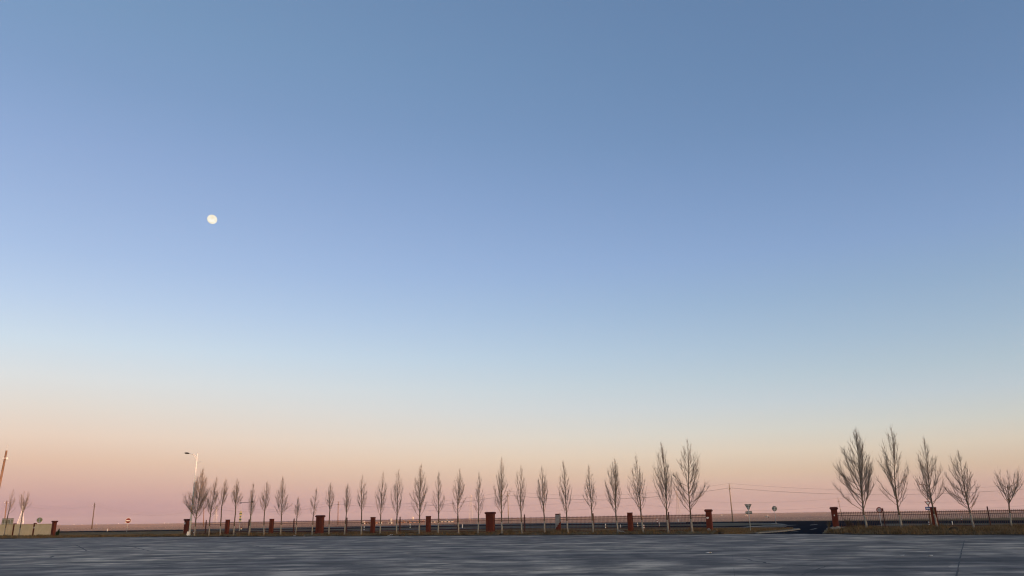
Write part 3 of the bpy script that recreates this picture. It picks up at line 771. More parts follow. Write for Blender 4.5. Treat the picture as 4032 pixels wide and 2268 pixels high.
TREES = [
 # right of the gate
 ((3416, 2089), (3400, 2015), (3369, 1690), (3279, 1917), (3458, 1947), 'tall broad bare poplar right of the gate, first after the right gate pillar', 11),
 ((3553, 2093), (3536, 2002), (3508, 1683), (3455, 1850), (3575, 1897), 'tallest slim bare poplar, second right of the gate, by the round speed sign', 12),
 ((3695, 2096), (3673, 1998), (3638, 1724), (3600, 1860), (3718, 1941), 'bare poplar whose trunk crosses the red pillar right of the gate', 13),
 ((3837, 2088), (3819, 2015), (3771, 1776), (3729, 1893), (3844, 1941), 'leaning bare poplar, second from the right edge of the picture', 14),
 # from the gate leftwards
 ((2726, 2100), (2719, 2020), (2707, 1730), (2640, 1880), (2783, 1940), 'broad tall bare poplar, nearest to the left gate pillar', 21),
 ((2632, 2097), (2625, 2023), (2604, 1745), (2558, 1880), (2656, 1965), 'tall bare poplar, second left of the gate, beside an iron post', 22),
 ((2533, 2097), (2524, 2024), (2505, 1793), (2466, 1880), (2552, 1955), 'bare poplar, third left of the gate, just right of the plain pillar', 23),
 ((2434, 2094), (2425, 2026), (2421, 1803), (2366, 1905), (2449, 1978), 'bare poplar above a pale fallen branch, left of the plain pillar by the gate', 24),
 ((2337, 2098), (2330, 2020), (2318, 1832), (2292, 1915), (2352, 1975), 'slim bare poplar in line with the iron post right of the grey pillar', 25),
 ((2236, 2092), (2231, 2027), (2217, 1816), (2192, 1890), (2255, 1965), 'bare poplar just right of the grey rendered pillar', 26),
 ((2145, 2098), (2142, 2024), (2133, 1837), (2110, 1920), (2163, 1890), 'bare poplar just left of the grey rendered pillar', 27),
 ((2055, 2098), (2052, 2028), (2051, 1833), (2017, 1945), (2085, 1945), 'bare poplar, second left of the grey rendered pillar', 28),
 ((1976, 2098), (1975, 2030), (1975, 1803), (1936, 1965), (2013, 1970), 'tall bare poplar just right of the right broad pillar', 29),
 ((1882, 2098), (1884, 2030), (1886, 1861), (1864, 1960), (1914, 1975), 'bare poplar just left of the right broad pillar', 30),
 ((1806, 2098), (1803, 2030), (1810, 1848), (1763, 1958), (1837, 1945), 'bare poplar in line with the iron post left of the right broad pillar', 31),
 ((1725, 2098), (1727, 2030), (1728, 1857), (1699, 1960), (1756, 1955), 'bare poplar first right of the plain pillar left of the right broad one', 32),
 ((1649, 2098), (1652, 2036), (1658, 1829), (1606, 1965), (1692, 1960), 'tall bare poplar left of the plain pillar, over the grey far roofs', 33),
 ((1561, 2100), (1563, 2034), (1571, 1847), (1533, 1940), (1592, 1935), 'bare poplar just left of the iron post between two plain pillars', 34),
 ((1496, 2099), (1499, 2036), (1509, 1860), (1471, 1965), (1528, 1910), 'bare poplar just right of the pillar before the barn', 35),
 ((1423, 2098), (1424, 2022), (1427, 1874), (1399, 1950), (1452, 1945), 'bare poplar just left of the pillar before the barn', 36),
 ((1356, 2098), (1363, 2030), (1370, 1903), (1350, 1975), (1388, 1945), 'narrow bare poplar right of the left broad pillar beside an iron post', 37),
 ((1295, 2098), (1298, 2018), (1302, 1903), (1276, 1970), (1320, 1955), 'small bare poplar just right of the left broad pillar', 38),
 ((1229, 2098), (1233, 2036), (1247, 1921), (1214, 1985), (1258, 1955), 'small leaning bare poplar just left of the left broad pillar', 39),
 ((1165, 2097), (1169, 2040), (1174, 1962), (1151, 2030), (1188, 2010), 'smallest bare poplar in the row, left of the left broad pillar', 40),
 ((1105, 2101), (1108, 2036), (1114, 1880), (1073, 2000), (1147, 1985), 'pointed bare poplar right of the second plain pillar from the lamp', 41),
 ((1039, 2100), (1041, 2018), (1052, 1897), (1016, 1965), (1069, 1955), 'bare poplar just left of the second plain pillar from the lamp', 42),
 ((980, 2100), (986, 2040), (998, 1903), (967, 2010), (1016, 1985), 'bare poplar with a camera arm pole right behind it', 43),
 ((920, 2103), (928, 2003), (934, 1889), (903, 1955), (957, 1960), 'bare poplar just right of the first plain pillar from the lamp', 44),
 ((867, 2102), (873, 1998), (890, 1886), (854, 1965), (904, 1950), 'bare poplar just left of the first plain pillar from the lamp', 45),
 ((823, 2103), (827, 2038), (853, 1878), (802, 1975), (872, 1965), 'bare poplar second to the right of the street lamp', 46),
 ((766, 2107), (771, 2047), (801, 1847), (706, 1985), (822, 1960), 'widest bare tree of the left part, directly behind the street lamp', 47),
]
for b, f, tp, l, rr_, lab, sd in TREES: tree(b, f, tp, l, rr_, lab, sd)
tree((3986, 2096), (3973, 1991), (3955, 1832), (3926, 1880), (4016, 1885), 'small vase-shaped bare tree at the right edge of the picture', 15, vase=True)
tree((74, 2110), (89, 2023), (100, 1930), (68, 1985), (130, 1975), 'small round bare tree before the cream wall, with a lit mast behind', 51, n=1.2, vase=True, dens=.9)
tree((15, 2115), (31, 2030), (54, 1928), (20, 1990), (64, 1985), 'thin leaning bare tree before the cream wall at the left edge', 52, n=1.2, dens=.7)

# ------------------------------------------------------------------ street lamp
lp = fence_pt(746, 2106, 1.2); lz = bank_z(s_of(lp), 1.2)
ltop = fence_pt(777, 1786, 1.2)
t = thing('street_lamp', (lp.x, lp.y, lz), 'tall white street lamp with one arm beside the capped left pillar', 'street lamp')
LH = ltop.z - lz; ax = (ltop - lp); ax.z = 0
topx = Vector((ax.x * .0, ax.y * .0, LH))
# arm points left across the yard
arm_end = fence_pt(742, 1785, 1.2) - Vector((lp.x, lp.y, lz))
topx = ltop - Vector((lp.x, lp.y, lz))
obj('pole', MB().tube([(0, 0, 0), topx * .5, topx], [.125, .10, .072], 12), 'white', t, smoothed=True)
obj('base_plate', MB().frustum((0, 0, -.05), (.5, .5), (0, 0, .05), (.46, .46)), 'white', t)
obj('door_box', MB().frustum((-.14, -.1, .05), (.34, .30), (-.12, -.1, .48), (.26, .24)), 'white', t)
a0 = topx + Vector((0, 0, -.42)); a1 = arm_end
obj('arm', MB().tube([a0, a0.lerp(a1, .4) + Vector((0, 0, .10)), a0.lerp(a1, .75) + Vector((0, 0, .06)), a1], [.055, .045, .04, .035], 8), 'white', t, smoothed=True)
obj('stay', MB().tube([topx + Vector((0, 0, -.9)), a0.lerp(a1, .38) + Vector((0, 0, .05))], .022, 6), 'white', t)
dirn = (a1 - a0.lerp(a1, .7)); dirn.z *= .4; dirn.normalize(); hc = a1 + dirn * .30; sd_ = Vector((-dirn.y, dirn.x, 0)).normalized(); upv = dirn.cross(sd_) * -1
if upv.z < 0: upv = -upv
hb = MB()
prof = [(-.46, .06, .05), (-.30, .13, .09), (0, .17, .11), (.26, .15, .08), (.40, .08, .04)]
for i, (u, w, hgt) in enumerate(prof):
    for k in range(8):
        a = 2 * math.pi * k / 8; hb.v.append(tuple(hc + dirn * u + sd_ * (w * math.cos(a)) + upv * (hgt * math.sin(a))))
for i in range(4):
    for k in range(8): hb.f.append((i * 8 + k, i * 8 + (k + 1) % 8, (i + 1) * 8 + (k + 1) % 8, (i + 1) * 8 + k))
hb.f += [tuple(range(8))[::-1], tuple(range(32, 40))]
hd = obj('lamp_head', hb, 'black', t, smoothed=True)
obj('lens', MB().box(hc + dirn * .02 - upv * .09, (.44, .22, .04), dirn, sd_, upv), 'signback', hd)
f0 = topx + Vector((0, 0, -1.35)); f1 = fence_pt(794, 1816, 1.2) - Vector((lp.x, lp.y, lz))
obj('flag_bracket', MB().tube([f0, f1], .014, 6), 'galv', t)

# ------------------------------------------------------------------ signs
def facing(p, yaw=0.0):
    d = Vector((EYE.x - p.x, EYE.y - p.y, 0)).normalized(); c, s = math.cos(yaw), math.sin(yaw)
    return Vector((d.x * c - d.y * s, d.x * s + d.y * c, 0))
def sign_post(t, o, h, r=.035, m='galv'):
    obj('post', MB().tube([(0, 0, -.1), (0, 0, h)], r, 10), m, t, smoothed=True)
# no entry
b = ground(499, 2094.5); d = b.y; c = at(509, 2050, d); rr0 = 9.6 * d / FPX
t = thing('no_entry_sign', (b.x, b.y, 0), 'round red no-entry sign with white bar on a pale post by the highway', 'road sign')
F_ = facing(b, .12); top = Vector((0, 0, c.z)); sign_post(t, b, c.z + rr0 * .8, .045)
fc = obj('sign_face', MB().disc(top + F_ * .06, F_, rr0, .025), 'signred', t)
sx = Vector((-F_.y, F_.x, 0))
obj('white_bar', MB().box(top + F_ * .092, (rr0 * 1.42, rr0 * .34, .012), sx, (0, 0, 1), F_), 'white', fc)
rim = MB(); n_ = 36
for k in range(n_):
    a = 2 * math.pi * k / n_
    for rad in (rr0 * .95, rr0 * 1.04):
        for off in (.087, .05): rim.v.append(tuple(top + (sx * math.cos(a) + Vector((0, 0, 1)) * math.sin(a)) * rad + F_ * off))
for k in range(n_):
    a, b2 = k * 4, ((k + 1) % n_) * 4
    rim.f += [(a, b2, b2 + 2, a + 2), (a + 2, b2 + 2, b2 + 3, a + 3), (a + 1, a, b2, b2 + 1)]
obj('rim', rim, 'white', fc)
# give-way sign and plate seen from behind in the gate opening
b = ground(2956, 2095); d = b.y
t = thing('give_way_sign', (b.x, b.y, 0), 'grey back of a triangular sign with a plate below, in the grass island', 'road sign')
z1 = at(2947, 1985, d).z; z2 = at(2949, 2008.5, d).z; w2 = 13.2 * d / FPX
F_ = facing(b); sx = Vector((-F_.y, F_.x, 0)); sign_post(t, b, z1 - .03, .034)
tri = [sx * -w2 + Vector((0, 0, z1)), sx * w2 + Vector((0, 0, z1)), sx * (w2 * .12) + Vector((0, 0, z2 - .02)), sx * (-w2 * .12) + Vector((0, 0, z2 - .02))]
pt_ = obj('triangle_plate', MB().prism([q - F_ * .07 for q in tri], -F_ * .02), 'signback', t)
for zf in (.22, .58): obj('bracket', MB().box(Vector((0, 0, z1 - (z1 - z2) * zf)) - F_ * .05, (w2 * (1.5 - zf * 1.5), .05, .03), sx, (0, 0, 1), F_), 'galv', pt_)
z3, z4 = at(2949, 2013, d).z, at(2949, 2024, d).z; w3 = 12 * d / FPX
sp_ = obj('lower_plate', MB().box(Vector((0, 0, (z3 + z4) / 2)) - F_ * .07, (w3 * 2, z3 - z4, .02), sx, (0, 0, 1), F_), 'signback', t)
obj('bracket', MB().box(Vector((0, 0, (z3 + z4) / 2)) - F_ * .05, (w3 * 1.7, .05, .03), sx, (0, 0, 1), F_), 'galv', sp_)
# round sign from behind
def round_back(px, base, cy, rad, label, yaw=0.0, mt='signback', post_m='galv', dist=None):
    b = ground(px, base) if dist is None else Vector((at(px, base, dist).x, dist, -.05)); d = b.y
    c = at(px - (base - cy) * (px - CX) / 10500, cy, d); r_ = rad * d / FPX
    t = thing('round_sign', (b.x, b.y, b.z if dist else 0), label, 'road sign'); F_ = facing(b, yaw); sx = Vector((-F_.y, F_.x, 0)); cz = c.z - (b.z if dist else 0)
    sign_post(t, b, cz + r_ * .75, .045, post_m)
    dk = obj('disc', MB().disc(Vector((0, 0, cz)) - F_ * .06, -F_, r_, .02), mt, t)
    for f in (-.4, .4): obj('bracket', MB().box(Vector((0, 0, cz + r_ * f)) - F_ * .045, (r_ * 1.6, .06, .03), sx, (0, 0, 1), F_), 'galv', dk)
round_back(3056, 2063.5, 2002.5, 9.4, 'grey back of a round sign on a post by the highway junction')
round_back(148, 2098, 2048, 9.5, 'pale back of a round sign rising behind the cream wall', mt='signgreen', dist=140)
# rectangular sign back behind the wall
d = 135.0; c = at(30, 2052, d); t = thing('rectangular_sign', (c.x, c.y, -.05), 'grey back of a rectangular sign rising behind the cream wall', 'road sign')
F_ = facing(c, -.2); sx = Vector((-F_.y, F_.x, 0))
for f in (-.55, .55): obj('post', MB().tube([sx * (f * .75) + Vector((0, 0, -.1)), sx * (f * .75) + Vector((0, 0, c.z + .3))], .04, 8), 'galv', t)
pl = obj('plate', MB().box(Vector((0, 0, c.z)) - F_ * .07, (1.68, 1.0, .03), sx, (0, 0, 1), F_), 'signback', t)
for f in (-.3, .3): obj('stiffener', MB().box(Vector((0, 0, c.z + f)) - F_ * .045, (1.6, .06, .02), sx, (0, 0, 1), F_), 'galv', pl)
# speed limit sign
b = ground(3472, 2076); d = b.y; c = at(3460, 2008, d); r_ = 10.4 * d / FPX
t = thing('speed_sign', (b.x, b.y, 0), 'round sign with a dark red ring on a white post behind the fence', 'road sign'); F_ = facing(b); sx = Vector((-F_.y, F_.x, 0)); top = Vector((0, 0, c.z))
sign_post(t, b, c.z + r_ * .8, .038, 'white')
fc = obj('sign_face', MB().disc(top + F_ * .05, F_, r_, .02), 'signred', t)
M['signwhite'] = mat('dull_sign_white', (.30, .27, .30), .6, (.36, .33, .36), 4, 3)
M['signgrey'] = mat('faded_sign_black', (.13, .10, .12), .6, (.18, .14, .16), 6, 3)
obj('white_field', MB().disc(top + F_ * .072, F_, r_ * .70, .008), 'signwhite', fc)
dg = MB()
for u, v, w, h in ((-.24, .18, .22, .20), (-.24, -.2, .14, .3), (.20, .0, .12, .62), (.34, .0, .10, .62), (.27, .28, .2, .10), (.27, -.28, .2, .10)):
    dg.box(top + F_ * .083 + sx * (u * r_) + Vector((0, 0, v * r_)), (w * r_, h * r_, .006), sx, (0, 0, 1), F_)
obj('worn_figures', dg, 'signgrey', fc)
# give way front + blue arrow plate
d = 104.0; c1 = at(3650, 1983, d); c2 = at(3652, 2001.5, d); b = Vector((c1.x + .18, d, -.06))
t = thing('arrow_sign', b, 'red-edged triangle above a blue plate with a white arrow pointing left', 'road sign'); F_ = facing(b); sx = Vector((-F_.y, F_.x, 0))
if sx.x < 0: sx = -sx
sign_post(t, b, c1.z + .4, .035)
zt = at(3650, 1974.5, d).z + .06; zb = at(3652, 1993, d).z + .06; hwid = 11 * d / FPX; ox = sx * -.05
def tri_at(k, off):
    cz = zt - (zt - zb) / 3; pts = [sx * -hwid + Vector((0, 0, zt)), sx * hwid + Vector((0, 0, zt)), Vector((0, 0, zb))]; cc = Vector((0, 0, cz))
    return [ox + cc + (p - cc) * k + F_ * off for p in pts]
tp = obj('triangle_plate', MB().prism(tri_at(1, .05), F_ * .02), 'signred', t)
obj('white_field', MB().prism(tri_at(.60, .071), F_ * .008), 'white', tp)
wz = c2.z + .06; bw_, bh_ = 23 * d / FPX, 10.6 * d / FPX
bp_ = obj('arrow_plate', MB().box(Vector((0, 0, wz)) + F_ * .05 + ox, (bw_, bh_, .02), sx, (0, 0, 1), F_), 'signblue', t)
ar = [(-.40, 0), (-.22, .36), (-.22, .15), (.42, .15), (.42, -.15), (-.22, -.15), (-.22, -.36)]
obj('arrow', MB().prism([Vector((0, 0, wz + v * bh_)) + sx * (u * bw_) + F_ * .061 + ox for u, v in ar], F_ * .008), 'white', bp_)
# far lamp showing through the crown above that sign
d = 128.0; c = at(3637, 1907, d); b = Vector((at(3662, 2060, d).x, d, -.06)); t = thing('road_lamp', b, 'brown road lamp showing through the bare crown above the blue arrow sign', 'street lamp')
tp_ = c - b; base_top = Vector((.45, 0, tp_.z - .25))
obj('pole', MB().tube([(0, 0, -.05), base_top * .5, base_top], [.09, .08, .055], 8), 'polebrown', t, smoothed=True)
obj('arm', MB().tube([base_top, base_top + Vector((-.35, 0, .22)), Vector((base_top.x - .8, 0, tp_.z + .02))], [.045, .04, .035], 6), 'polebrown', t)
obj('lamp_head', MB().frustum((base_top.x - 1.0, 0, tp_.z - .05), (.55, .2), (base_top.x - 1.0, 0, tp_.z + .06), (.35, .14)), 'mudwall', t)
# camera arm pole behind the fence
d = 150.0; c = at(981, 1977, d); b = Vector((at(984, 2090, d).x, d, -.06)); t = thing('camera_pole', b, 'grey pole with a long side arm and dark camera box among the poplars', 'camera pole')
h = c.z - b.z; obj('pole', MB().tube([(0, 0, -.05), (0, 0, h + .25)], [.09, .07], 8), 'galv', t, smoothed=True)
e = at(946, 1979, d) - b
obj('arm', MB().tube([(0, 0, h), (e.x, 0, e.z)], [.05, .035], 6), 'black', t)
obj('camera_box', MB().box((.02, -.12, h + .05), (.34, .3, .38)), 'black', t); obj('camera_hood', MB().frustum((e.x + .1, -.08, e.z - .16), (.3, .16), (e.x + .1, -.08, e.z), (.36, .2)), 'black', t)
# mast with stacked yellow boards
d = 172.0; b = Vector((at(942, 2090, d).x, d, -.06)); t = thing('board_mast', b, 'white post carrying stacked yellow and green boards behind the fence', 'road sign')
hh = lambda y: at(945, y, d).z - b.z
obj('post', MB().tube([(0, 0, -.05), (0, 0, hh(2012))], .075, 8), 'white', t, smoothed=True)
obj('spike', MB().tube([(0, 0, hh(2012)), (0, 0, hh(1985))], [.035, .012], 6), 'galv', t)
for k, (ya, yb, w, mt) in enumerate(((2014, 2018, .42, 'signyel'), (2019.5, 2024, .56, 'signgreen'), (2025, 2028, .62, 'signyel'), (2030, 2035, .36, 'signgreen'), (2036.5, 2041, .42, 'signyel'), (2042.5, 2048, .50, 'signgreen'), (2049.5, 2053, .56, 'signyel'))):
    obj('board', MB().box((.04, -.10, (hh(ya) + hh(yb)) / 2), (w, .05, hh(ya) - hh(yb))), mt, t)

# delineator posts between the roads
DEL = [(763, 2089, 2099.5, 'wr', 'small marker post at the foot of the street lamp'), (949, 2075, 2085, 'wr', 'short white marker with dark red top beside the yellow board mast'),
       (422, 2083, 2091.5, 'w', 'small pale marker stone left of the no-entry sign'), (1433, 2073, 2087, 'bw', 'black and white marker post left of the pillar before the barn'),
       (1615, 2064, 2079, 'bw', 'white marker post left of the plain pillar under the grey far roofs'), (1820, 2066, 2079, 'w', 'white marker post just right of the iron post left of the right broad pillar'),
       (2384, 2064, 2079, 'bw', 'black and white marker post right of the grey pillar, behind the railing'), (2444, 2067, 2079, 'rw', 'white and red marker post behind the railing above the fallen branch'),
       (2511, 2059, 2072, 'bw', 'marker post just right of the plain pillar left of the gate'), (2536, 2067, 2084, 'rw', 'red and white marker post right beside the third poplar left of the gate'),
       (2588, 2043, 2060, 'rw', 'highest red and white marker post, between the second and third poplars from the gate'), (2597, 2058, 2073, 'rw', 'red and white marker post below the highest one'),
       (2671, 2044, 2055, 'w', 'small white marker left of the poplar nearest the gate'), (3660, 2055, 2070, 'rw', 'pale marker post left of the pillar behind the trunk'),
       (3751, 2053, 2067, 'w', 'rounded white marker post right of the pillar behind the trunk'), (3788, 2034, 2051, 'rw', 'tall faint marker post left of the leaning poplar')]
for x, y0, y1, kd, lab in DEL:
    b = ground(x, y1, -.03); d = b.y; h = (y1 - y0) * d / 3300; w = 4.2 * d / FPX
    t = thing('marker_post', b, lab, 'marker post', 'marker posts along the roads')
    cols = {'w': ['white'], 'bw': ['white', 'black', 'white'], 'rw': ['signred', 'white', 'signred', 'white'], 'wr': ['white', 'signred']}[kd]
    k = len(cols)
    for i, cm in enumerate(cols):
        z0, z1 = h * i / k, h * (i + 1) / k; r_ = w * .42
        obj('band', MB().tube([(0, 0, z0), (0, 0, z1)], [r_, r_ * (.96 if i < k - 1 else .85)], 10), cm, t, smoothed=False)
    obj('cap', MB().tube([(0, 0, h), (0, 0, h + w * .16), (0, 0, h + w * .24)], [w * .36, w * .30, w * .08], 10), cols[-1], t)

# ------------------------------------------------------------------ power line poles and wires
def util_pole(px_top, y_top, px_base, d, label, arm_y=None, arm_px=22, r=.14, m='pole', spike=None, name='utility_pole', tilt=0):
    tp = at(px_top, y_top, d); z0 = terrain_z(tp.x, d); bx = at(px_base, hor(px_base) + 15, d).x
    b = Vector((bx, d, z0 - .1)); t = thing(name, b, label, 'utility pole', 'power line poles'); q = tp - b
    obj('pole', MB().tube([(0, 0, -.2), q * .5, q], [r * 1.25, r, r * .8], 10), m, t, smoothed=True)
    ends = []
    if arm_y:
        f = 1 - (arm_y - y_top) / (hor(px_top) - y_top) * (q.z - 1.6) / q.z; c = q * f; w = arm_px * d / FPX / 2
        obj('cross_arm', MB().box(c + Vector((0, -r, 0)), (w * 2, .12, .14), E1, NN), m, t)
        for k in (-.9, .9):
            e = c + E1 * (w * k); obj('insulator', MB().tube([e + Vector((0, -r, .06)), e + Vector((0, -r, .16)), e + Vector((0, -r, .30))], [.05, .075, .03], 8), 'white', t); ends.append(b + e + Vector((0, -r, .30)))
    obj('top_insulator', MB().tube([q, q + Vector((0, 0, .14)), q + Vector((0, 0, .30))], [.05, .07, .02], 8), 'signback', t)
    return b + q + Vector((0, 0, .28)), ends
def wire(a, b, sag, label, r=.02, grp='overhead wires'):
    pts = []
    for i in range(25):
        f = i / 24; p = a.lerp(b, f); p.z -= sag * 4 * f * (1 - f); pts.append(p)
    mb = MBL(a); mb.tube(pts, r, 4, False); o = obj('overhead_wire', mb, 'wire', fix=False); o.location = a; tag(o, label, 'wire', grp)
# near line
n1 = util_pole(1999, 1937, 2003, 274, 'slim utility pole behind the poplar right of the right broad pillar', 1953, 16, .14)
n2 = util_pole(2871, 1907, 2885, 240, 'utility pole standing clear in the gate opening', 1925, 12, .16)
n0 = util_pole(803, 1990, 801, 420, 'far brown utility pole with a cross arm between the two trees right of the lamp', 2000, 26, .20, 'polebrown')
nb_ = util_pole(1332, 1977, 1330, 385, 'utility pole with a cross arm, right of the left broad pillar', 1987, 14, .19, 'polebrown')
nr_ = (at(4330, 1880, 215), [at(4320, 1897, 215), at(4345, 1897, 215)])
f1_ = util_pole(373, 1981, 361, 355, 'leaning utility pole at the left, between cream wall and no-entry sign', 1992, 20, .22, 'bark')
fe = util_pole(3299, 1960, 3316, 425, 'thin far pole just right of the right gate pillar', 1975, 12, .15)
fl = util_pole(27, 1972, 14, 290, 'utility pole with a cross arm behind the trees at the left edge', 1981, 26, .20, 'polebrown')
for (a, ae), (b, be), sg, ph in ((fl, f1_, 2.0, 'at the left edge'), (f1_, n0, 4.2, 'over the no-entry sign'), (n0, nb_, 3.0, 'left of the left broad pillar'), (nb_, n1, 2.6, 'between the broad pillars'), (n1, n2, 2.3, 'left of the gate opening'), (n2, nr_, 2.6, 'over the gate opening')):
    wire(a, b, sg, 'top overhead wire %s' % ph, .018)
    if ae and be:
        wire(ae[0], be[0], sg, 'lower left arm wire %s' % ph, .016); wire(ae[1], be[1], sg, 'lower right arm wire %s' % ph, .018)
# a second, lower pair across the opening
for k, (ya, yb, ph) in enumerate(((1955, 1962, 'upper'), (1986, 1993, 'lower'))):
    a = at(2520, ya, 410); b = at(3299, yb, 425); wire(a, b, 2.6, 'faint %s far wire sagging across the gate opening' % ph, .030)
    wire(b, at(4250, (1938, 1966)[k], 420), 3.4, 'faint %s far wire right of the gate' % ph, .030); wire(at(1600, (1983, 2004)[k], 400), a, 2.6, 'faint %s far wire behind the middle poplars' % ph, .030)
# big leaning pole at the left edge
d = 132.0; tp = at(26, 1774, d); bx = at(-42, 2105, d).x; b = Vector((bx, d, -.1)); q = tp - b
t = thing('lighting_mast', b, 'thick brown pole with a spike on top, cut by the left edge of the picture', 'pole')
obj('pole', MB().tube([(0, 0, 0), q * .5, q], [.24, .19, .15], 12), 'polebrown', t, smoothed=True)
obj('spike', MB().tube([q, q + Vector((.03, 0, 1.2))], [.03, .008], 6), 'galv', t)
c = q * .91; obj('bracket', MB().box(c + Vector((.12, -.2, 0)), (.75, .08, .10)), 'white', t); obj('floodlight', MB().frustum((c.x + .55, -.25, c.z - .22), (.26, .22), (c.x + .5, -.22, c.z + .1), (.16, .16)), 'white', t)

# lattice towers of the high voltage line
def pylon(px, y_top, d, label, arms, wbase=.16, m='lattice', th=.16):
    tp = at(px, y_top, d); z0 = terrain_z(tp.x, d); H = tp.z - z0; t = thing('power_pylon', (tp.x, d, z0), label, 'pylon', 'lattice pylons on the plain')
    wb = H * wbase; wt_ = H * .028
    def wd(f): return (wb + (wt_ * 1.9 - wb) * (f / .68)) if f < .68 else (wt_ * 1.9 + (wt_ - wt_ * 1.9) * (f - .68) / .32)
    cs = ((-1, -1), (1, -1), (1, 1), (-1, 1))
    for i, j in cs:
        obj('leg', MB().tube([(i * wd(f) / 2, j * wd(f) / 2, H * f) for f in (0, .34, .68, 1)], [th, th * .9, th * .75, th * .5], 4), m, t)
    br = MB(); lev = [0, .14, .27, .38, .48, .57, .65, .72, .79, .86, .93, 1.0]
    for a, b in zip(lev, lev[1:]):
        for k in range(4):
            c0, c1 = cs[k], cs[(k + 1) % 4]
            p = lambda c, f: (c[0] * wd(f) / 2, c[1] * wd(f) / 2, H * f)
            br.tube([p(c0, a), p(c1, b)], th * .45, 3, False); br.tube([p(c1, a), p(c0, b)], th * .45, 3, False); br.tube([p(c0, b), p(c1, b)], th * .45, 3, False)
    obj('bracing', br, m, t)
    for f, w in arms:
        am = MB()
        for sgn in (-1, 1):
            for j in (-1, 1):
                am.tube([(sgn * wd(f) / 2, j * wd(f) / 2, H * f), (sgn * w * H, 0, H * f + .1)], th * .6, 3, False); am.tube([(sgn * wd(f) / 2, j * wd(f) / 2, H * (f + .045)), (sgn * w * H, 0, H * f + .2)], th * .5, 3, False)
            am.tube([(sgn * w * H, 0, H * f), (sgn * w * H, 0, H * f - .06 * H)], th * .4, 4)
        obj('cross_arm', am, m, t)
    return t
pylon(2665, 1932, 1250, 'lattice pylon between the two tallest poplars left of the gate', ((.94, .11), (.66, .10), (.42, .08)), .13)
pylon(1855, 1948, 1400, 'lattice pylon with two lit arms left of the right broad pillar', ((.90, .16), (.60, .15)), .14, th=.18)
pylon(853, 1993, 1750, 'far lattice pylon between the trees right of the street lamp', ((.92, .11), (.45, .15)), .20, th=.26)
pylon(92, 1990, 900, 'brightly lit lattice mast behind the round tree at the left', ((.93, .05),), .24, 'white', th=.26)

# ------------------------------------------------------------------ far buildings
def barn(x0, x1, y_eave, y_base, y_ridge, d, label, wall='brickwall', roof='roofred', depth=8, group='low buildings on the plain', doors=2, name='farm_building'):
    a, b = at(x0, y_base, d), at(x1, y_base, d); w = (b - a).length; z0 = terrain_z((a.x + b.x) / 2, d) - .3
    he = max(1.2, at((x0 + x1) / 2, y_eave, d).z - z0); hr = max(he + .4, at((x0 + x1) / 2, y_ridge, d).z - z0)
    t = thing(name, ((a.x + b.x) / 2, d, z0), label, 'building', group)
    obj('wall', MB().box((0, depth / 2, he / 2), (w, depth, he)), wall, t)
    rf = MB(); o_ = .35
    rf.prism([(-w / 2 - o_, -o_, he - .05), (-w / 2 - o_, depth / 2, hr), (-w / 2 - o_, depth + o_, he - .05), (-w / 2 - o_, depth / 2, he - .02)], (w + 2 * o_, 0, 0))
    r_ = obj('roof', rf, roof, t)
    obj('chimney', MB().box((w * .22, depth / 2, hr + .25), (.5, .5, .9)), wall, r_)
    for k in range(doors):
        x = -w / 2 + w * (k + .5) / doors
        obj('window' if k % 2 else 'door', MB().box((x, -.02, he * .5 if k % 2 else he * .42), (1.1, .06, he * .4 if k % 2 else he * .8)), 'dark', t)
barn(1436, 1482, 2060.5, 2065, 2055.5, 540, 'long red-roofed brick barn seen beside the pillar before the barn', doors=4)
barn(1486, 1497, 2058.5, 2064.5, 2057, 545, 'bright sunlit white house at the end of the red-roofed barn', 'limewall', 'roofred')
barn(1425, 1433, 2061.3, 2064, 2060.4, 530, 'little white hut just left of the red-roofed barn', 'limewall', 'roofgrey', 4, doors=1)
barn(1530, 1541, 2062, 2065, 2061.2, 520, 'small white hut between two poplars right of the barn', 'limewall', 'roofgrey', 4, doors=1)
barn(1566, 1594, 2059.6, 2062.5, 2058.2, 560, 'low brown mud shed by the iron post in the middle left', 'mudwall', 'mudwall', 5)
barn(1603, 1612, 2058.8, 2063, 2056.5, 530, 'small dark mud shed left of the grey long roofs', 'mudwall', 'mudwall', 4, doors=1)
barn(1616, 1650, 2057, 2061, 2053.8, 620, 'long grey-roofed shed left of a plain pillar', 'brickwall', 'roofgrey', 9)
barn(1656, 1668, 2057, 2059.5, 2055.2, 620, 'small brown house at the end of the grey sheds', 'mudwall', 'roofred', 6, doors=1)
barn(1698, 1782, 2055.6, 2060, 2052.6, 650, 'longest grey-roofed shed with pale yellow wall behind the poplars', 'limewall', 'roofgrey', 10, doors=6)
for k, (x, y, w, d) in enumerate(((2843, 2030.5, 6, 1500), (2940, 2031, 8, 1300), (3027, 2041.2, 7, 640), (1540, 2045, 5, 1600), (1625, 2036, 5, 2500))):
    barn(x - w / 2, x + w / 2, y - 1.2, y + 1.2, y - 2, d, ('tiny white house on the slope left of the gate utility pole', 'white house on the slope left of the triangular sign', 'white house on the plain between the two signs of the opening', 'tiny white house above the far barn', 'tiny white house near the skyline left of the grey sheds')[k], 'limewall', 'roofgrey', 6, 'white houses dotted over the plain', 1, 'white_house')
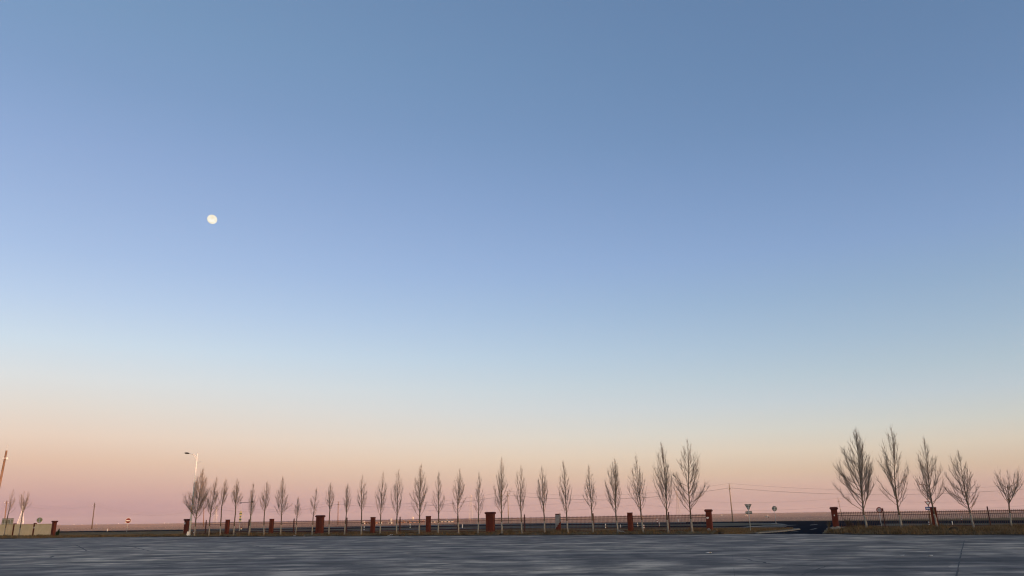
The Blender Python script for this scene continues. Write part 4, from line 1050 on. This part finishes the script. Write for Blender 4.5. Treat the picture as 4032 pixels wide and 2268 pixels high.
for k, (x, d) in enumerate(((291, 2700), (322, 2700), (380, 2700), (466, 2600), (648, 2700), (664, 2750))):
    p = at(x, hor(x), d); z0 = terrain_z(p.x, d) - .3; t = thing('water_tank', (p.x, d, z0), ('white tank on the skyline, leftmost, right of the cream wall', 'white tank on the skyline left of the leaning pole', 'white tank on the skyline just right of the leaning pole', 'white tank on the skyline left of the no-entry sign', 'white tank on the skyline right of the no-entry sign', 'rightmost white skyline tank, left of the street lamp')[k], 'tank', 'white tanks on the skyline')
    obj('shell', MB().tube([(0, 0, 0), (0, 0, 3.4)], 1.2, 14), 'limewall', t, smoothed=False); obj('dome', MB().tube([(0, 0, 3.4), (0, 0, 3.8), (0, 0, 4.0)], [1.2, .8, .1], 14), 'limewall', t)

# ------------------------------------------------------------------ small things
# young conifer at the end of the wall
p = fence_pt(224, 2106, .3); s0 = s_of(p); z0 = bank_z(s0, .3)
t = thing('conifer_shrub', (p.x, p.y, z0), 'small dark green conifer leaning beside the end pillar of the cream wall', 'shrub'); r = random.Random(8)
obj('stem', MB().tube([(0, 0, -.05), (.12, 0, .5), (.25, 0, 1.0)], [.03, .022, .008], 6), 'bark', t)
mb = MB()
for i in range(420):
    f = r.random() ** .8; c = Vector((.25 * f, 0, .06 + f * .98)); a = r.uniform(0, 6.28); w = (.30 * (1 - f) + .05) * r.uniform(.3, 1)
    q = c + Vector((math.cos(a) * w, math.sin(a) * w, w * .5)); nrm_ = Vector((-math.sin(a), math.cos(a), .2)) * .035
    mb.add([c + nrm_ * .4, c - nrm_ * .4, q - nrm_, q + nrm_ + Vector((0, 0, .05))], [(0, 1, 2, 3)])
obj('foliage', mb, 'green', t, fix=False)
# fallen pale branch
a = fence_pt(2437, 2096, 1.9); b2 = fence_pt(2463, 2099, 2.4); za = bank_z(s_of(a), 1.9)
t = thing('fallen_branch', (a.x, a.y, za), 'pale fallen branch lying in the grass left of the plain pillar by the gate', 'branch')
q = b2 - a; q.z = 0
obj('limb', MB().tube([(-.1, 0, .25), q * .3 + Vector((0, 0, .17)), q * .65 + Vector((0, 0, .19)), q + Vector((0, 0, .03))], [.06, .055, .045, .02], 8), 'lime', t, smoothed=True)
obj('side_shoot', MB().tube([q * .55 + Vector((0, 0, .18)), q * .8 + Vector((.1, -.1, .02))], [.03, .01], 6), 'bark', t)
# scraps of paper and stones
rs = random.Random(21)
def scrap(p, sz, label, zoff=.0):
    mb = MB(); k = 5
    for j in range(k + 1):
        for i in range(k + 1):
            u, v = i / k - .5, j / k - .5
            mb.v.append((u * sz * 1.5, v * sz, zoff + .02 + .45 * sz * abs(noise.noise((u * 3.1 + p.x, v * 3.3, p.y)))))
    mb.f = [(j * (k + 1) + i, j * (k + 1) + i + 1, (j + 1) * (k + 1) + i + 1, (j + 1) * (k + 1) + i) for j in range(k) for i in range(k)]
    o = obj('paper_scrap', mb, 'paper', fix=False); o.location = (p.x, p.y, p.z); o.rotation_euler = (0, 0, rs.uniform(0, 3)); tag(o, label, 'litter', 'scraps of litter')
for x, y, sz, lab in ((2790, 2179, .17, 'white crumpled scrap lying on the concrete below the left gate pillar'), (3553, 2189, .11, 'left one of two small white scraps on the concrete at the right'),
                      (3662, 2190.5, .12, 'right one of two small white scraps on the concrete at the right'), (1540, 2110.5, .32, 'white scrap at the yard edge left of a plain pillar'), (3410, 2100, .2, 'pale scrap in the grass just right of the right gate pillar')):
    g = ground(x, y, 0); scrap(g, sz, lab, .0 if y > 2112 else .06)
for x, n, lab in ((1160, 3.0, 'pale scrap in the verge under the smallest poplar'), (1197, 3.2, 'pale scrap in the verge left of the left broad pillar'), (1530, 3.2, 'pale scrap in the verge between two poplars right of the barn')):
    g = fence_pt(x, 2104, n); g.z = bank_z(s_of(g), n) + .03; scrap(g, .24, lab)
for k, (x, n, sz) in enumerate(((2840, 2.6, .20), (1582, 4.0, .26), (1975, 3.0, .22), (2480, 3.4, .16), (3480, 2.5, .2), (3760, 4.6, .3), (900, 3.5, .2))):
    g = fence_pt(x, 2100, n); s0 = s_of(g); z0 = 0.02 if S_GATE[0] < s0 < S_GATE[1] else bank_z(s0, n)
    bm = bmesh.new(); bmesh.ops.create_icosphere(bm, subdivisions=2, radius=sz)
    for v in bm.verts: v.co = Vector((v.co.x * 1.4, v.co.y, v.co.z * .7)) * (1 + .4 * noise.noise(v.co * 5 + Vector((k * 2.7, 1, 0))))
    me = bpy.data.meshes.new('field_stone'); bm.to_mesh(me); bm.free(); o = obj('field_stone', me, 'soil'); o.location = (g.x, g.y, z0 + sz * .2)
    tag(o, ('dark clod at the yard edge just right of the left gate pillar', 'dark clod at the yard edge by the iron post in the middle left', 'dark clod below the tall poplar right of the right broad pillar', 'small dark clod below the plain pillar left of the gate', 'dark clod in the grass below the speed sign', 'large dark clod in the verge right of the half hidden pillar', 'dark clod below the first plain pillar from the lamp')[k], 'clod', 'clods along the verge')

# ------------------------------------------------------------------ dry grass
def grass(name, n_tufts, region, seed, hmin=.10, hmax=.30, material='blade'):
    r = random.Random(seed); mb = MB(); c = 0
    while c < n_tufts:
        q = region(r)
        if q is None: continue
        c += 1; p, hs = q
        for _ in range(5):
            a = r.uniform(0, 6.28); h = r.uniform(hmin, hmax) * hs; l = h * r.uniform(.2, .8); w = .012 + .012 * hs
            b = p + Vector((r.uniform(-.10, .10), r.uniform(-.10, .10), -.02)); tx = Vector((math.cos(a), math.sin(a), 0)); sd = Vector((-tx.y, tx.x, 0)) * w
            mb.add([b - sd, b + sd, b + tx * l + Vector((0, 0, h))], [(0, 1, 2)])
    return obj(name, mb, material, kind='stuff', fix=False)
def reg_verge(s0, s1, nmin=-6):
    def f(r):
        s = r.uniform(s0, s1); ne = n_edge(s) - .25; n = r.uniform(nmin, ne)
        k = noise.noise((s * .35, n * .5, 4)) + .35
        if r.random() > k + .45: return None
        return P(s, n, bank_z(s, n)), .7 + .7 * max(0, k)
    return f
g1 = grass('dry_grass', 15000, reg_verge(S_GAP[0] - 12, S_GATE[0] + .4), 1); tag(g1, 'short dry grass on the bank along the left fence', 'grass')
g2 = grass('dry_grass', 8000, reg_verge(S_GATE[1] - .6, S_GATE[1] + 24), 2, .12, .38); tag(g2, 'dry brown grass on the bank right of the gate', 'grass')
def reg_isl(r):
    x = r.uniform(2710, 3120); y = r.uniform(2079.5, 2101)
    lo_ = 2102 - 1.0 * smooth(2700, 2900, x) * 2 - 17 * smooth(2880, 3140, x)
    if y > lo_: return None
    return ground(x, y, .05), .9
g3 = grass('dry_grass', 5000, reg_isl, 3, .08, .22); tag(g3, 'short straw-coloured grass on the island in the gate opening', 'grass')
# dead weed stalks by the right gate pillar
for k, (px, n, h) in enumerate(((3340, -.8, 1.15), (3352, -1.2, .8), (3265, 1.0, .75), (3385, -.9, .7))):
    g = fence_pt(px, 2085, n); s0 = s_of(g); z0 = bank_z(s0, n) if s0 > S_GATE[1] - .9 else -.02
    t = thing('dead_weed', (g.x, g.y, z0), ('tall dry weed just right of the right gate pillar', 'shorter dry weed behind the tall one at the right gate pillar', 'dry weed on the road side of the right gate pillar', 'low dry weed left of the first poplar right of the gate')[k], 'weed', 'dead weeds by the gate'); r = random.Random(70 + k)
    mb = MB()
    for i in range(26):
        a = r.uniform(0, 6.28); l = h * r.uniform(.5, 1); ex = Vector((math.cos(a) * l * .3, math.sin(a) * l * .3, l)); mb.tube([(0, 0, -.03), ex * .5 + Vector((ex.x * -.1, 0, .05)), ex], [.012, .009, .004], 3, False)
        for _ in range(3):
            e2 = ex * r.uniform(.5, .95); mb.tube([e2, e2 + Vector((r.uniform(-.15, .15), r.uniform(-.15, .15), .15))], [.006, .003], 3, False)
    obj('stalks', mb, 'blade', t, fix=False)

# ------------------------------------------------------------------ steppe tussocks far off
import numpy as np
def tussocks(n, seed):
    g = np.random.default_rng(seed)
    Y = g.uniform(235, 3300, n); q = g.uniform(-.86, .86, n); X = q * Y
    fp = [ground(x_, y_) for x_, y_ in FAR]                    # none on the highway
    keep = Y > np.interp(q, [p_.x / p_.y for p_ in fp], [p_.y for p_ in fp]) + 8
    Y = Y[keep]; X = X[keep]; n = len(Y)
    k = .75 + Y / 2600.0
    H = g.uniform(.16, .42, n) * k; W = g.uniform(.35, .80, n) * k
    Z = np.array([terrain_z(float(x), float(y)) for x, y in zip(X, Y)]) - .05
    rot = g.uniform(0, 6.28, n); S_ = 5
    co = np.zeros((n, S_ + 1, 3), np.float32)
    for i in range(S_):
        a = rot + 2 * math.pi * i / S_; r_ = W * g.uniform(.7, 1.1, n)
        co[:, i, 0] = X + r_ * np.cos(a); co[:, i, 1] = Y + r_ * np.sin(a); co[:, i, 2] = Z
    co[:, S_, 0] = X + g.uniform(-.2, .2, n) * W; co[:, S_, 1] = Y + g.uniform(-.2, .2, n) * W; co[:, S_, 2] = Z + H
    base = np.arange(n)[:, None, None] * (S_ + 1)
    tri = np.array([[i, (i + 1) % S_, S_] for i in range(S_)])[None] + base
    me = bpy.data.meshes.new('steppe_tussocks'); nt_ = n * S_
    me.vertices.add(n * (S_ + 1)); me.vertices.foreach_set('co', co.ravel())
    me.loops.add(nt_ * 3); me.loops.foreach_set('vertex_index', tri.ravel().astype(np.int32))
    me.polygons.add(nt_); me.polygons.foreach_set('loop_start', np.arange(0, nt_ * 3, 3, dtype=np.int32)); me.polygons.foreach_set('loop_total', np.full(nt_, 3, np.int32))
    me.update(calc_edges=True); me.validate()
    return obj('steppe_tussocks', me, 'tussock', kind='stuff')
M['tussock'] = mat('straw_tussock', (.36, .215, .155), .95, (.50, .315, .23), .004, 6, coord='World', spec=.05)
tg = tussocks(130000, 4); tag(tg, 'dry straw-coloured grass covering the far plain', 'grass')

# ------------------------------------------------------------------ moon
md = ray(835.5, 863.5).normalized(); D_ = 14000.0; mr = 17.6 / FPX * D_ * (md.dot(Fv) ** -1) * .93
bm = bmesh.new(); bmesh.ops.create_uvsphere(bm, u_segments=48, v_segments=32, radius=1)
me = bpy.data.meshes.new('moon'); bm.to_mesh(me); bm.free()
for p_ in me.polygons: p_.use_smooth = True
mm = bpy.data.materials.new('moon_emission'); mm.use_nodes = True; nt = mm.node_tree; nt.nodes.remove(nt.nodes['Principled BSDF'])
em = nt.nodes.new('ShaderNodeEmission'); em.inputs[1].default_value = .15  # moon emits evenly in place of sunlight falling on it
tcn = nt.nodes.new('ShaderNodeTexCoord'); nn_ = nt.nodes.new('ShaderNodeTexNoise'); nn_.inputs['Scale'].default_value = 1.4; nt.links.new(tcn.outputs['Object'], nn_.inputs['Vector'])
rp = nt.nodes.new('ShaderNodeValToRGB'); rp.color_ramp.elements[0].color = (.90, .80, .60, 1); rp.color_ramp.elements[1].color = (1.0, .97, .86, 1); rp.color_ramp.elements[0].position = .35; rp.color_ramp.elements[1].position = .65
nt.links.new(nn_.outputs['Fac'], rp.inputs[0]); nt.links.new(rp.outputs[0], em.inputs[0]); nt.links.new(em.outputs[0], nt.nodes['Material Output'].inputs[0])
me.materials.append(mm); mo = bpy.data.objects.new('moon', me); COL.objects.link(mo); tag(mo, 'pale gibbous moon in the blue sky on the left', 'moon')
sq = (Rv * -.62 - Uv * .78).normalized(); sp2 = md.cross(sq).normalized(); sq = sp2.cross(md).normalized()
mo.matrix_world = Matrix.Translation(EYE + md * D_) @ Matrix(((sp2.x, sq.x, md.x, 0), (sp2.y, sq.y, md.y, 0), (sp2.z, sq.z, md.z, 0), (0, 0, 0, 1))) @ Matrix.Diagonal((mr, mr * .93, mr, 1))  # squashed along the dark limb; the moon's unlit side is put into the shape

# ------------------------------------------------------------------ haze over the plain
HAZE = True
if HAZE:
    mb = MB(); x0, x1, y0, y1, z0, z1 = -6100, 6100, -1900, 6100, -16, 56
    mb.box(((x0 + x1) / 2, (y0 + y1) / 2, (z0 + z1) / 2), (x1 - x0, y1 - y0, z1 - z0))
    hm = bpy.data.materials.new('haze_air'); hm.use_nodes = True; nt = hm.node_tree; nt.nodes.remove(nt.nodes['Principled BSDF'])
    pv = nt.nodes.new('ShaderNodeVolumePrincipled'); pv.inputs['Density'].default_value = 0.9e-4; pv.inputs['Color'].default_value = (.92, .82, .86, 1); pv.inputs['Anisotropy'].default_value = 0.0
    nt.links.new(pv.outputs[0], nt.nodes['Material Output'].inputs['Volume'])
    h = obj('haze', mb, hm, kind='stuff'); tag(h, 'thin pink evening haze over the plain', 'haze')
